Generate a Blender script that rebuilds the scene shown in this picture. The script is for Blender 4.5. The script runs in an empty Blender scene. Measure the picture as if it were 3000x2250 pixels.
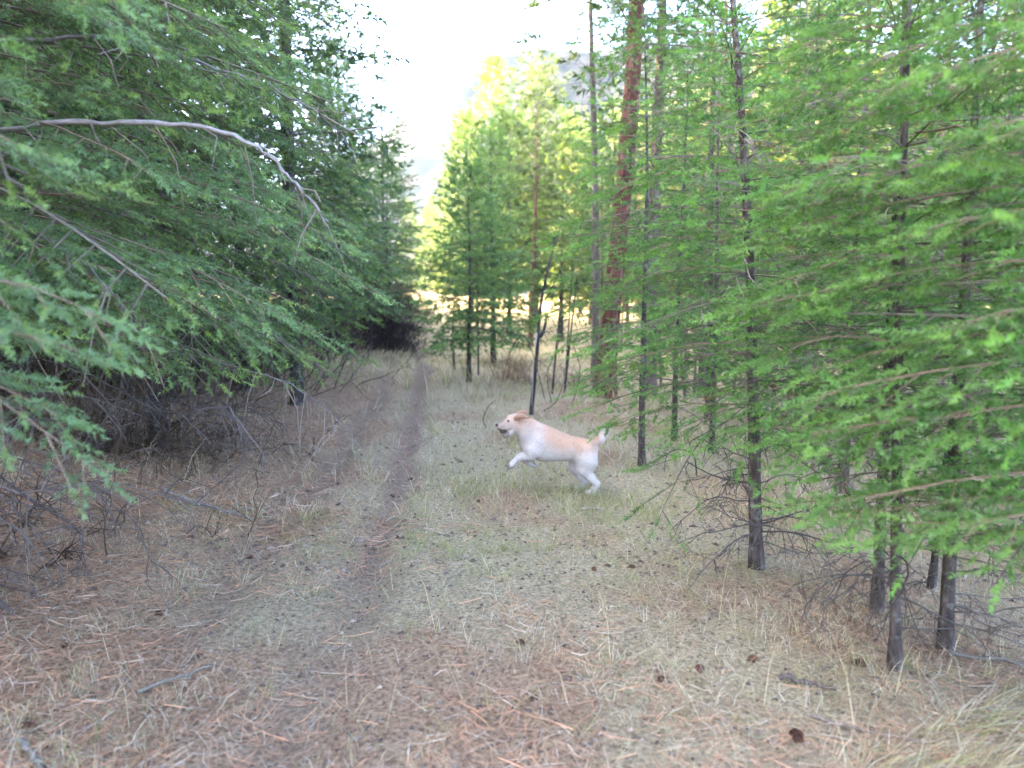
import bpy, math, random
import numpy as np
from mathutils import Vector

# ------------------------------------------------------------------ camera, light, exposure
scn = bpy.context.scene
COL = scn.collection
R = math.radians

cam_d = bpy.data.cameras.new("camera")
cam_d.sensor_width = 36.0
cam_d.lens = 24.96
cam_d.clip_start = 0.05
cam_d.clip_end = 6000
cam = bpy.data.objects.new("camera", cam_d)
COL.objects.link(cam)
cam.location = (0, 0, 1.55)
cam.rotation_euler = (R(90 - 6.17), 0, 0)
cam_d.dof.use_dof = True
cam_d.dof.focus_distance = 4.5
cam_d.dof.aperture_fstop = 1.35
scn.camera = cam

SUN_EL, SUN_AZ = 27.0, -93.0          # azimuth from +Y (view direction), negative = to the left
world = bpy.data.worlds.new("World")
scn.world = world
world.use_nodes = True
wn = world.node_tree.nodes
wl = world.node_tree.links
bg = wn["Background"]
sky = wn.new("ShaderNodeTexSky")
sky.sky_type = 'NISHITA'
sky.sun_disc = False
sky.sun_elevation = R(SUN_EL)
sky.sun_rotation = R(SUN_AZ)
sky.altitude = 800
sky.air_density = 0.5
sky.dust_density = 8.0
sky.ozone_density = 0.6
wl.new(sky.outputs[0], bg.inputs[0])
bg.inputs[1].default_value = 0.15

sun_d = bpy.data.lights.new("sun", 'SUN')
sun_d.energy = 2.2
sun_d.angle = R(0.6)
sun_d.color = (1.0, 0.74, 0.40)
sun = bpy.data.objects.new("sun", sun_d)
COL.objects.link(sun)
sdir = Vector((math.sin(R(SUN_AZ)) * math.cos(R(SUN_EL)), math.cos(R(SUN_AZ)) * math.cos(R(SUN_EL)), math.sin(R(SUN_EL))))
sun.rotation_euler = sdir.to_track_quat('Z', 'Y').to_euler()
sun.location = (-40, 40, 40)

scn.view_settings.view_transform = 'Standard'
scn.view_settings.look = 'None'
scn.view_settings.gamma = 1.0
scn.view_settings.use_curve_mapping = False
scn.view_settings.exposure = 5.1
scn.render.engine = 'CYCLES'
cy = scn.cycles
cy.use_denoising = True
cy.max_bounces = 8
cy.diffuse_bounces = 5
cy.transmission_bounces = 5
cy.glossy_bounces = 2
cy.use_adaptive_sampling = True
cy.adaptive_threshold = 0.02

# ------------------------------------------------------------------ helpers
def tag(o, label=None, cat=None, group=None, kind=None):
    if label: o["label"] = label
    if cat: o["category"] = cat
    if group: o["group"] = group
    if kind: o["kind"] = kind
    return o

def empty(name, loc):
    o = bpy.data.objects.new(name, None)
    o.empty_display_size = 0.2
    COL.objects.link(o)
    o.location = loc
    return o

def make_mesh(name, V, F, mats, col=None, midx=None, smooth=False):
    """V (n,3), F (m,3) or (m,4) int, col (n,3) vertex colours."""
    V = np.asarray(V, np.float32); F = np.asarray(F, np.int32)
    me = bpy.data.meshes.new(name)
    k = F.shape[1]
    me.vertices.add(len(V)); me.vertices.foreach_set("co", V.ravel())
    me.loops.add(F.size); me.loops.foreach_set("vertex_index", F.ravel())
    me.polygons.add(len(F))
    me.polygons.foreach_set("loop_start", np.arange(0, F.size, k, dtype=np.int32))
    for m in mats: me.materials.append(m)
    if midx is not None: me.polygons.foreach_set("material_index", np.asarray(midx, np.int32))
    me.polygons.foreach_set("use_smooth", np.full(len(F), smooth))
    if col is not None:
        a = me.color_attributes.new("col", 'FLOAT_COLOR', 'POINT')
        c = np.ones((len(V), 4), np.float32); c[:, :3] = col
        a.data.foreach_set("color", c.ravel())
    me.update(calc_edges=True)
    return me

def link(name, me, parent=None):
    o = bpy.data.objects.new(name, me)
    COL.objects.link(o)
    if parent is not None: o.parent = parent
    return o

class Geo:
    """collects vertex / triangle / colour arrays"""
    def __init__(s): s.V, s.F, s.C, s.M, s.n = [], [], [], [], 0
    def add(s, V, F, C, m=0):
        if len(V) == 0: return
        s.V.append(np.asarray(V, np.float32)); s.F.append(np.asarray(F, np.int64) + s.n)
        C = np.asarray(C, np.float32)
        if C.ndim == 1: C = np.tile(C, (len(V), 1))
        s.C.append(C); s.M.append(np.full(len(F), m)); s.n += len(V)
    def mesh(s, name, mats, smooth=False):
        return make_mesh(name, np.concatenate(s.V), np.concatenate(s.F), mats, np.concatenate(s.C), np.concatenate(s.M), smooth)

def nrm(v):
    return v / np.maximum(np.linalg.norm(v, axis=-1, keepdims=True), 1e-9)

def _h(ix, iy, s):
    v = np.sin(ix * 127.1 + iy * 311.7 + s * 74.7) * 43758.5453
    return v - np.floor(v)

def vn(x, y, s=0):
    x = np.asarray(x, float); y = np.asarray(y, float)
    ix, iy = np.floor(x), np.floor(y)
    fx, fy = x - ix, y - iy
    fx = fx * fx * (3 - 2 * fx); fy = fy * fy * (3 - 2 * fy)
    a = _h(ix, iy, s) * (1 - fx) + _h(ix + 1, iy, s) * fx
    b = _h(ix, iy + 1, s) * (1 - fx) + _h(ix + 1, iy + 1, s) * fx
    return a * (1 - fy) + b * fy

def fbm(x, y, s=0, o=4):
    t, a, n = 0, 0.5, 0
    for i in range(o):
        t = t + a * vn(np.asarray(x) * 2 ** i, np.asarray(y) * 2 ** i, s + i * 7); n += a; a *= 0.5
    return t / n

def segs(G, P0, P1, r0, r1, C, m=1):
    """straight three-sided twigs"""
    P0 = np.asarray(P0, float).reshape(-1, 3); P1 = np.asarray(P1, float).reshape(-1, 3); n = len(P0)
    if n == 0: return
    r0 = np.broadcast_to(np.asarray(r0, float), (n,)); r1 = np.broadcast_to(np.asarray(r1, float), (n,))
    d = nrm(P1 - P0)
    ref = np.where(np.abs(d[:, 2:3]) > 0.9, np.array([[1., 0, 0]]), np.array([[0., 0, 1]]))
    e1 = nrm(np.cross(d, ref)); e2 = np.cross(d, e1)
    V = np.zeros((n, 6, 3))
    for k in range(3):
        a = k * 2 * math.pi / 3
        o = math.cos(a) * e1 + math.sin(a) * e2
        V[:, k] = P0 + o * r0[:, None]; V[:, 3 + k] = P1 + o * r1[:, None]
    f = []
    for k in range(3):
        j = (k + 1) % 3
        f += [(k, j, 3 + j), (k, 3 + j, 3 + k)]
    F = (np.array(f)[None] + np.arange(n)[:, None, None] * 6).reshape(-1, 3)
    C = np.asarray(C, float)
    if C.ndim == 2: C = np.repeat(C, 6, 0)
    G.add(V.reshape(-1, 3), F, C, m)

def polyline_segs(G, P, r0, r1, C, m=1):
    n = len(P) - 1
    rr = np.linspace(r0, r1, n + 1)
    segs(G, P[:-1], P[1:], rr[:-1], rr[1:], C, m)

def tube(G, P, rad, sides=8, C=(0.1, 0.1, 0.1), m=0, bump=0.0, seed=0, cap=True):
    """round tube along a polyline with bumpy radius"""
    P = np.asarray(P, float); n = len(P)
    T = nrm(np.gradient(P, axis=0))
    ref = np.array([1.0, 0, 0]) if abs(T[0, 2]) > 0.7 else np.array([0, 0, 1.0])
    e1 = nrm(np.cross(T, np.cross(np.tile(ref, (n, 1)), T))); e2 = np.cross(T, e1)
    a = np.arange(sides) * 2 * math.pi / sides
    s = np.concatenate([[0], np.cumsum(np.linalg.norm(np.diff(P, axis=0), axis=1))])
    rad = np.broadcast_to(np.asarray(rad, float), (n,))
    rr = np.repeat(rad[:, None], sides, 1)
    if bump:
        A, S = np.meshgrid(a, s)
        per = sides
        w = rad[0] if rad[0] > 0 else 0.05
        nz = vn(np.cos(A) * 3 + 11, np.sin(A) * 3 + S / w * 0.5, seed) - 0.5
        nz2 = vn(np.cos(A) * 7 + 5, np.sin(A) * 7 + S / w * 1.1, seed + 3) - 0.5
        rr = rr * (1 + bump * (nz + 0.7 * nz2))
    V = P[:, None] + rr[..., None] * (np.cos(a)[None, :, None] * e1[:, None] + np.sin(a)[None, :, None] * e2[:, None])
    V = V.reshape(-1, 3)
    i, j = np.meshgrid(np.arange(n - 1), np.arange(sides), indexing='ij')
    k = (j + 1) % sides
    A_, B_, C_, D_ = i * sides + j, i * sides + k, (i + 1) * sides + k, (i + 1) * sides + j
    F = np.concatenate([np.stack([A_, B_, C_], -1).reshape(-1, 3), np.stack([A_, C_, D_], -1).reshape(-1, 3)])
    if cap:
        V = np.concatenate([V, P[-1:] + T[-1:] * rad[-1] * 0.5])
        top = (n - 1) * sides
        F = np.concatenate([F, np.stack([top + np.arange(sides), top + (np.arange(sides) + 1) % sides, np.full(sides, n * sides)], -1)])
    G.add(V, F, C, m)

def spline(P, n):
    """Catmull-Rom through the points"""
    P = np.asarray(P, float)
    Q = np.concatenate([[2 * P[0] - P[1]], P, [2 * P[-1] - P[-2]]])
    out = []
    m = len(P) - 1
    for t in np.linspace(0, m - 1e-6, n):
        i = int(t); f = t - i
        a, b, c, d = Q[i:i + 4]
        out.append(0.5 * ((2 * b) + (c - a) * f + (2 * a - 5 * b + 4 * c - d) * f * f + (3 * b - a - 3 * c + d) * f ** 3))
    return np.array(out)

# ------------------------------------------------------------------ materials
def new_mat(name):
    m = bpy.data.materials.new(name)
    m.use_nodes = True
    m.node_tree.nodes.clear()
    return m, m.node_tree.nodes, m.node_tree.links

def mat_attr(name, rough=0.7, trans=0.0, spec=0.3, noise=0.25, nscale=30, bump=0.0, tcol=(1, 1, 1)):
    """colour from the mesh's own 'col' attribute, varied by fine noise; optional light passing through"""
    m, N, L = new_mat(name)
    out = N.new("ShaderNodeOutputMaterial")
    at = N.new("ShaderNodeAttribute"); at.attribute_name = "col"
    tc = N.new("ShaderNodeTexCoord")
    nz = N.new("ShaderNodeTexNoise"); nz.inputs["Scale"].default_value = nscale; nz.inputs["Detail"].default_value = 5
    L.new(tc.outputs["Object"], nz.inputs["Vector"])
    mr = N.new("ShaderNodeMapRange")
    mr.inputs[1].default_value = 0.25; mr.inputs[2].default_value = 0.75
    mr.inputs[3].default_value = 1 - noise; mr.inputs[4].default_value = 1 + noise
    L.new(nz.outputs["Fac"], mr.inputs[0])
    mx = N.new("ShaderNodeVectorMath"); mx.operation = 'SCALE'
    L.new(at.outputs["Color"], mx.inputs[0]); L.new(mr.outputs[0], mx.inputs["Scale"])
    p = N.new("ShaderNodeBsdfPrincipled")
    p.inputs["Roughness"].default_value = rough
    p.inputs["Specular IOR Level"].default_value = spec
    L.new(mx.outputs[0], p.inputs["Base Color"])
    if bump:
        b = N.new("ShaderNodeBump"); b.inputs["Strength"].default_value = bump; b.inputs["Distance"].default_value = 0.02
        L.new(nz.outputs["Fac"], b.inputs["Height"]); L.new(b.outputs[0], p.inputs["Normal"])
    if trans:
        t = N.new("ShaderNodeBsdfTranslucent")
        tm = N.new("ShaderNodeVectorMath"); tm.operation = 'MULTIPLY'; tm.inputs[1].default_value = tcol
        L.new(mx.outputs[0], tm.inputs[0]); L.new(tm.outputs[0], t.inputs["Color"])
        ms = N.new("ShaderNodeMixShader"); ms.inputs[0].default_value = trans
        L.new(p.outputs[0], ms.inputs[1]); L.new(t.outputs[0], ms.inputs[2]); L.new(ms.outputs[0], out.inputs[0])
    else:
        L.new(p.outputs[0], out.inputs[0])
    return m

def mat_bark(name, c_dark, c_mid, c_light, scale=9, stretch=0.25, bump=0.6, lichen=0.0):
    m, N, L = new_mat(name)
    out = N.new("ShaderNodeOutputMaterial")
    tc = N.new("ShaderNodeTexCoord")
    mp = N.new("ShaderNodeMapping"); mp.inputs["Scale"].default_value = (1, 1, stretch)
    L.new(tc.outputs["Object"], mp.inputs["Vector"])
    nz = N.new("ShaderNodeTexNoise"); nz.inputs["Scale"].default_value = scale * 3; nz.inputs["Detail"].default_value = 8; nz.inputs["Roughness"].default_value = 0.65
    L.new(mp.outputs[0], nz.inputs["Vector"])
    cr = N.new("ShaderNodeValToRGB")
    cr.color_ramp.elements[0].position = 0.33; cr.color_ramp.elements[0].color = (*c_dark, 1)
    cr.color_ramp.elements[1].position = 0.72; cr.color_ramp.elements[1].color = (*c_light, 1)
    e = cr.color_ramp.elements.new(0.5); e.color = (*c_mid, 1)
    L.new(nz.outputs["Fac"], cr.inputs[0])
    base = cr.outputs[0]
    if lichen:
        n2 = N.new("ShaderNodeTexNoise"); n2.inputs["Scale"].default_value = scale * 1.7; n2.inputs["Detail"].default_value = 6
        L.new(tc.outputs["Object"], n2.inputs["Vector"])
        c2 = N.new("ShaderNodeValToRGB")
        c2.color_ramp.elements[0].position = 0.56; c2.color_ramp.elements[0].color = (0, 0, 0, 1)
        c2.color_ramp.elements[1].position = 0.66; c2.color_ramp.elements[1].color = (lichen, lichen, lichen, 1)
        L.new(n2.outputs["Fac"], c2.inputs[0])
        mx = N.new("ShaderNodeMixRGB"); mx.inputs[2].default_value = (0.25, 0.29, 0.25, 1)
        L.new(c2.outputs[0], mx.inputs[0]); L.new(base, mx.inputs[1]); base = mx.outputs[0]
    p = N.new("ShaderNodeBsdfPrincipled"); p.inputs["Roughness"].default_value = 0.9; p.inputs["Specular IOR Level"].default_value = 0.15
    L.new(base, p.inputs["Base Color"])
    b = N.new("ShaderNodeBump"); b.inputs["Strength"].default_value = bump; b.inputs["Distance"].default_value = 0.015
    L.new(nz.outputs["Fac"], b.inputs["Height"]); L.new(b.outputs[0], p.inputs["Normal"])
    L.new(p.outputs[0], out.inputs[0])
    return m

M_NEEDLE = mat_attr("fir_needles", rough=0.5, trans=0.48, spec=0.4, noise=0.12, nscale=4, tcol=(1.2, 1.2, 0.6))
M_TWIG = mat_attr("twig_wood", rough=0.9, spec=0.1, noise=0.3, nscale=40)
M_GRASS = mat_attr("grass_blades", rough=0.75, trans=0.3, spec=0.15, noise=0.12, nscale=3)
M_LITTER = mat_attr("fallen_needles", rough=0.6, spec=0.25, noise=0.15, nscale=8)
M_BARK = mat_bark("fir_bark", (0.018, 0.015, 0.014), (0.045, 0.037, 0.033), (0.11, 0.095, 0.085), 9, 0.3, 0.8, 0.3)
M_BARK_FAR = mat_bark("grey_bark", (0.05, 0.04, 0.036), (0.10, 0.082, 0.07), (0.18, 0.15, 0.13), 4, 0.2, 0.5, 0.2)
M_BARK_RUST = mat_bark("rusty_bark", (0.045, 0.025, 0.02), (0.12, 0.062, 0.045), (0.19, 0.105, 0.075), 5, 0.2, 0.6)
M_REDBARK = mat_attr("ponderosa_bark", rough=0.85, spec=0.15, noise=0.35, nscale=22, bump=0.4)
M_CHAR = mat_bark("charred_wood", (0.012, 0.011, 0.012), (0.032, 0.028, 0.028), (0.11, 0.10, 0.10), 10, 0.2, 0.7)
M_DOG = mat_attr("dog_fur", rough=0.8, spec=0.15, noise=0.10, nscale=60, bump=0.25)
M_CONE = mat_attr("cone_scales", rough=0.75, spec=0.2, noise=0.25, nscale=60)

# ------------------------------------------------------------------ terrain
RUT_A = np.array([(-0.82, -6), (-0.82, 2), (-0.88, 3.9), (-0.87, 5.3), (-1.09, 7.1), (-1.48, 10.7), (-2.13, 17), (-3.3, 24), (-6, 34), (-12, 44)])
RUT_B = np.array([(-1.5, -6), (-1.52, 2), (-1.56, 3.7), (-1.68, 5.8), (-1.88, 8), (-2.22, 11.5), (-2.95, 17), (-4.2, 24), (-7, 34), (-13, 44)])

def dist_poly(x, y, P):
    d = np.full(np.shape(x), 1e9)
    for a, b in zip(P[:-1], P[1:]):
        ab = b - a; L2 = ab @ ab
        t = np.clip(((x - a[0]) * ab[0] + (y - a[1]) * ab[1]) / L2, 0, 1)
        d = np.minimum(d, np.hypot(x - a[0] - t * ab[0], y - a[1] - t * ab[1]))
    return d

def sstep(a, b, x):
    t = np.clip((x - a) / (b - a), 0, 1)
    return t * t * (3 - 2 * t)

def rut(x, y):
    x = np.asarray(x, float); y = np.asarray(y, float)
    n = (fbm(x * 2.2, y * 1.1, 5) - 0.5)
    da = dist_poly(x + n * 0.28, y, RUT_A); db = dist_poly(x - n * 0.3, y, RUT_B)
    a = (1 - sstep(0.04, 0.27, da + n * 0.3)) * (0.7 + 0.3 * sstep(0.3, 0.6, vn(x * 3 + 4, y * 1.6, 17)))
    near = 1 - 0.45 * (1 - sstep(3.2, 5.0, y))
    b = (1 - sstep(0.05, 0.24, db + n * 0.26)) * 0.62
    return np.maximum(a * near, b * near * (0.5 + 0.5 * sstep(0.4, 0.6, vn(x * 2, y * .8, 9))))

def gz(x, y):
    x = np.asarray(x, float); y = np.asarray(y, float)
    z = 0.13 * np.clip(-x - 1.9, 0, 5) - 0.07 * np.clip(x - 1.5, 0, 3) + 2.1 * sstep(17, 50, y)
    z = z + 0.10 * (fbm(x * 0.55, y * 0.45, 21, 3) - 0.5) * np.clip(np.hypot(x, y) / 5, 0.5, 3)
    nearf = 1 - sstep(9, 16, y)
    z = z + nearf * (0.05 * (fbm(x * 2.6, y * 2.6, 33, 3) - 0.5) + 0.018 * (fbm(x * 9, y * 9, 41, 2) - 0.5))
    z = z - 0.06 * rut(x, y)
    far = sstep(60, 400, y)
    return z + far * 6

def axis(fine0, fine1, step, lo, hi, g):
    c = list(np.arange(fine0, fine1, step))
    s, v = step, c[-1]
    while v < hi:
        s *= g; v += s; c.append(v)
    s, v = step, c[0]
    while v > lo:
        s *= g; v -= s; c.insert(0, v)
    return np.array(c)

gx = axis(-3.6, 3.2, 0.07, -900, 900, 1.13)
gy = axis(1.5, 8.5, 0.07, -60, 1400, 1.06)
X, Y = np.meshgrid(gx, gy)
Z = gz(X, Y)
nx, ny = len(gx), len(gy)
V = np.stack([X, Y, Z], -1).reshape(-1, 3)
ii, jj = np.meshgrid(np.arange(ny - 1), np.arange(nx - 1), indexing='ij')
F = np.stack([ii * nx + jj, ii * nx + jj + 1, (ii + 1) * nx + jj + 1, (ii + 1) * nx + jj], -1).reshape(-1, 4)
rv = rut(X, Y)
litter_m = np.clip(sstep(-0.9, -2.6, X + 0.9 * (fbm(X * .9, Y * .9, 3) - .5)) * 0.95
                   + 0.75 * sstep(0.5, 0.68, fbm(X * 1.1, Y * 1.1, 8)) + 0.12 * sstep(4.2, 2.6, Y) + 0.5*sstep(1.2, 2.2, X)*sstep(6,4,Y), 0, 1)
meadow_m = sstep(11, 22, Y)

def mat_ground():
    m, N, L = new_mat("forest_floor")
    out = N.new("ShaderNodeOutputMaterial")
    at = N.new("ShaderNodeAttribute"); at.attribute_name = "col"
    sep = N.new("ShaderNodeSeparateColor"); L.new(at.outputs["Color"], sep.inputs[0])
    tc = N.new("ShaderNodeTexCoord")
    def noise(sc, det=8, rough=0.65):
        n = N.new("ShaderNodeTexNoise"); n.inputs["Scale"].default_value = sc; n.inputs["Detail"].default_value = det
        n.inputs["Roughness"].default_value = rough
        L.new(tc.outputs["Object"], n.inputs["Vector"]); return n
    def ramp(src, stops):
        r = N.new("ShaderNodeValToRGB")
        el = r.color_ramp.elements
        el[0].position, el[0].color = stops[0][0], (*stops[0][1], 1)
        el[1].position, el[1].color = stops[-1][0], (*stops[-1][1], 1)
        for p_, c_ in stops[1:-1]:
            e = el.new(p_); e.color = (*c_, 1)
        L.new(src, r.inputs[0]); return r.outputs[0]
    def mix(f, a, b):
        x = N.new("ShaderNodeMixRGB"); L.new(f, x.inputs[0]); L.new(a, x.inputs[1]); L.new(b, x.inputs[2]); return x.outputs[0]
    fine = noise(45, 10, 0.75); mid = noise(6, 8, 0.6)
    straw = ramp(fine.outputs["Fac"], [(0.32, (0.06, 0.048, 0.036)), (0.46, (0.19, 0.16, 0.10)), (0.58, (0.31, 0.262, 0.17)), (0.72, (0.43, 0.375, 0.26))])
    duff = ramp(fine.outputs["Fac"], [(0.32, (0.04, 0.027, 0.019)), (0.46, (0.155, 0.097, 0.062)), (0.58, (0.265, 0.178, 0.115)), (0.72, (0.38, 0.285, 0.195))])
    dirt = ramp(fine.outputs["Fac"], [(0.30, (0.07, 0.050, 0.037)), (0.5, (0.16, 0.117, 0.085)), (0.74, (0.27, 0.21, 0.155))])
    mead = ramp(mid.outputs["Fac"], [(0.30, (0.20, 0.17, 0.09)), (0.5, (0.33, 0.265, 0.145)), (0.7, (0.42, 0.335, 0.19))])
    c = mix(sep.outputs[1], straw, duff)
    c = mix(sep.outputs[2], c, mead)
    c = mix(sep.outputs[0], c, dirt)
    p = N.new("ShaderNodeBsdfPrincipled"); p.inputs["Roughness"].default_value = 0.95; p.inputs["Specular IOR Level"].default_value = 0.1
    L.new(c, p.inputs["Base Color"])
    b = N.new("ShaderNodeBump"); b.inputs["Strength"].default_value = 0.9; b.inputs["Distance"].default_value = 0.02
    L.new(fine.outputs["Fac"], b.inputs["Height"]); L.new(b.outputs[0], p.inputs["Normal"])
    L.new(p.outputs[0], out.inputs[0])
    return m
M_GROUND = mat_ground()
gcol = np.stack([np.clip(rv * 1.2, 0, 1), litter_m * (1 - meadow_m), meadow_m], -1).reshape(-1, 3)
fr = rv.reshape(-1)[F].mean(1)
is_rut = fr > 0.5

def sub_mesh(name, keep):
    f = F[keep]; u, inv = np.unique(f, return_inverse=True)
    return make_mesh(name, V[u], inv.reshape(-1, 4), [M_GROUND], gcol[u], smooth=True)
tag(link("ground", sub_mesh("ground", ~is_rut)), kind="structure")
tag(link("dirt_trail", sub_mesh("dirt_trail", is_rut)), kind="structure")

# distant mountain slope
def mat_mountain():
    m, N, L = new_mat("dry_mountain")
    out = N.new("ShaderNodeOutputMaterial"); tc = N.new("ShaderNodeTexCoord")
    n = N.new("ShaderNodeTexNoise"); n.inputs["Scale"].default_value = 0.03; n.inputs["Detail"].default_value = 8
    L.new(tc.outputs["Object"], n.inputs["Vector"])
    r = N.new("ShaderNodeValToRGB")
    r.color_ramp.elements[0].position = 0.42; r.color_ramp.elements[0].color = (0.024, 0.032, 0.04, 1)
    r.color_ramp.elements[1].position = 0.56; r.color_ramp.elements[1].color = (0.040, 0.046, 0.053, 1)
    L.new(n.outputs["Fac"], r.inputs[0])
    p = N.new("ShaderNodeBsdfPrincipled"); p.inputs["Roughness"].default_value = 1; p.inputs["Specular IOR Level"].default_value = 0
    L.new(r.outputs[0], p.inputs["Base Color"]); L.new(p.outputs[0], out.inputs[0])
    return m
mx_ = np.linspace(-900, 1300, 110); my_ = np.linspace(700, 1500, 40)
MX, MY = np.meshgrid(mx_, my_)
crest = 150 + 250 * sstep(-420, 30, MX) - 60 * sstep(400, 1000, MX)
prof = sstep(700, 1150, MY) * (1 - 0.5 * sstep(1200, 1500, MY))
MZ = crest * prof * (0.85 + 0.3 * fbm(MX * 0.006, MY * 0.006, 2, 4)) - 4
n1, n2 = len(mx_), len(my_)
ii, jj = np.meshgrid(np.arange(n2 - 1), np.arange(n1 - 1), indexing='ij')
MF = np.stack([ii * n1 + jj, ii * n1 + jj + 1, (ii + 1) * n1 + jj + 1, (ii + 1) * n1 + jj], -1).reshape(-1, 4)
tag(link("mountain", make_mesh("mountain", np.stack([MX, MY, MZ], -1).reshape(-1, 3), MF, [mat_mountain()], smooth=True)), kind="structure")

# ------------------------------------------------------------------ conifer builder
def shoot_template(n, nlen, nwid, ang, rng, flat=0.6, t0=0.0):
    """unit-length shoot along +x clothed in n tapering needles"""
    t = np.sort(rng.uniform(t0, 1, n))
    phi = rng.uniform(0, 2 * math.pi, n)
    an = ang + rng.uniform(-0.2, 0.2, n) - 0.45 * t ** 3
    L = nlen * rng.uniform(0.75, 1.1, n) * (1 - 0.25 * t ** 2)
    ry, rz = np.cos(phi), np.sin(phi) * flat
    q = np.hypot(ry, rz); ry, rz = ry / q, rz / q
    d = np.stack([np.cos(an), np.sin(an) * ry, np.sin(an) * rz], -1)
    b = np.stack([t, np.zeros(n), np.zeros(n)], -1)
    w = nrm(np.cross(d, rng.normal(size=(n, 3)))) * nwid * 0.5
    m1 = b + d * (L * 0.45)[:, None]
    V = np.stack([b - w * 0.7, b + w * 0.7, b + d * L[:, None]], 1)
    V[:, 0] = m1 * 0.5 + b * 0.5 - w; V[:, 1] = b + w * 0.4
    V[:, 0] = b - w; V[:, 1] = b + w
    return V.reshape(-1, 3)

_rt = np.random.default_rng(5)
LOD = {
    0: dict(sl=0.13, sp=0.115, tpl=[shoot_template(46, 0.205, 0.043, 1.0, _rt, 1.0) for _ in range(6)]),
    1: dict(sl=0.15, sp=0.14, tpl=[shoot_template(27, 0.27, 0.060, 0.95, _rt, 0.85) for _ in range(6)]),
    2: dict(sl=0.27, sp=0.23, tpl=[shoot_template(14, 0.36, 0.12, 0.85, _rt, 0.8) for _ in range(6)]),
    3: dict(sl=0.55, sp=0.45, tpl=[shoot_template(13, 0.40, 0.15, 0.85, _rt, 0.7) for _ in range(6)]),
    4: dict(sl=0.36, sp=0.34, tpl=[shoot_template(20, 0.60, 0.085, 0.8, _rt, 1.0, 0.35) for _ in range(6)]),   # long-needled pine tufts
}

def add_shoots(G, P, D, S, C, tpl, rng):
    n = len(P)
    if n == 0: return
    pick = rng.integers(0, len(tpl), n)
    up = np.tile([0., 0, 1], (n, 1)) + rng.normal(size=(n, 3)) * 0.45
    D = nrm(D); E1 = nrm(np.cross(up, D)); E2 = np.cross(D, E1)
    for k, T in enumerate(tpl):
        s = np.nonzero(pick == k)[0]
        if len(s) == 0: continue
        W = P[s, None] + S[s, None, None] * (T[None, :, 0:1] * D[s, None] + T[None, :, 1:2] * E1[s, None] + T[None, :, 2:3] * E2[s, None])
        W = W.reshape(-1, 3)
        G.add(W, np.arange(len(W)).reshape(-1, 3), np.repeat(C[s], len(T), 0), 0)

def in_view(P, margin=0.22, near=0.55):
    """is a world point inside a generous wedge in front of the viewpoint"""
    x, y = P[..., 0], P[..., 1]
    return (y > near) & (np.abs(x) < y * (0.72 + margin) + 0.25)

def trunk_curve(x, y, h, lean, wob, rng):
    t = np.linspace(0, 1, 26)
    a, b = rng.uniform(0, 6.28, 2)
    wx = wob * (np.sin(t * 5 + a) - math.sin(a)) * t ** .6 + lean[0] * t * h
    wy = wob * (np.sin(t * 4 + b) - math.sin(b)) * t ** .6 + lean[1] * t * h
    return np.stack([wx, wy, t * h], -1)

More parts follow.
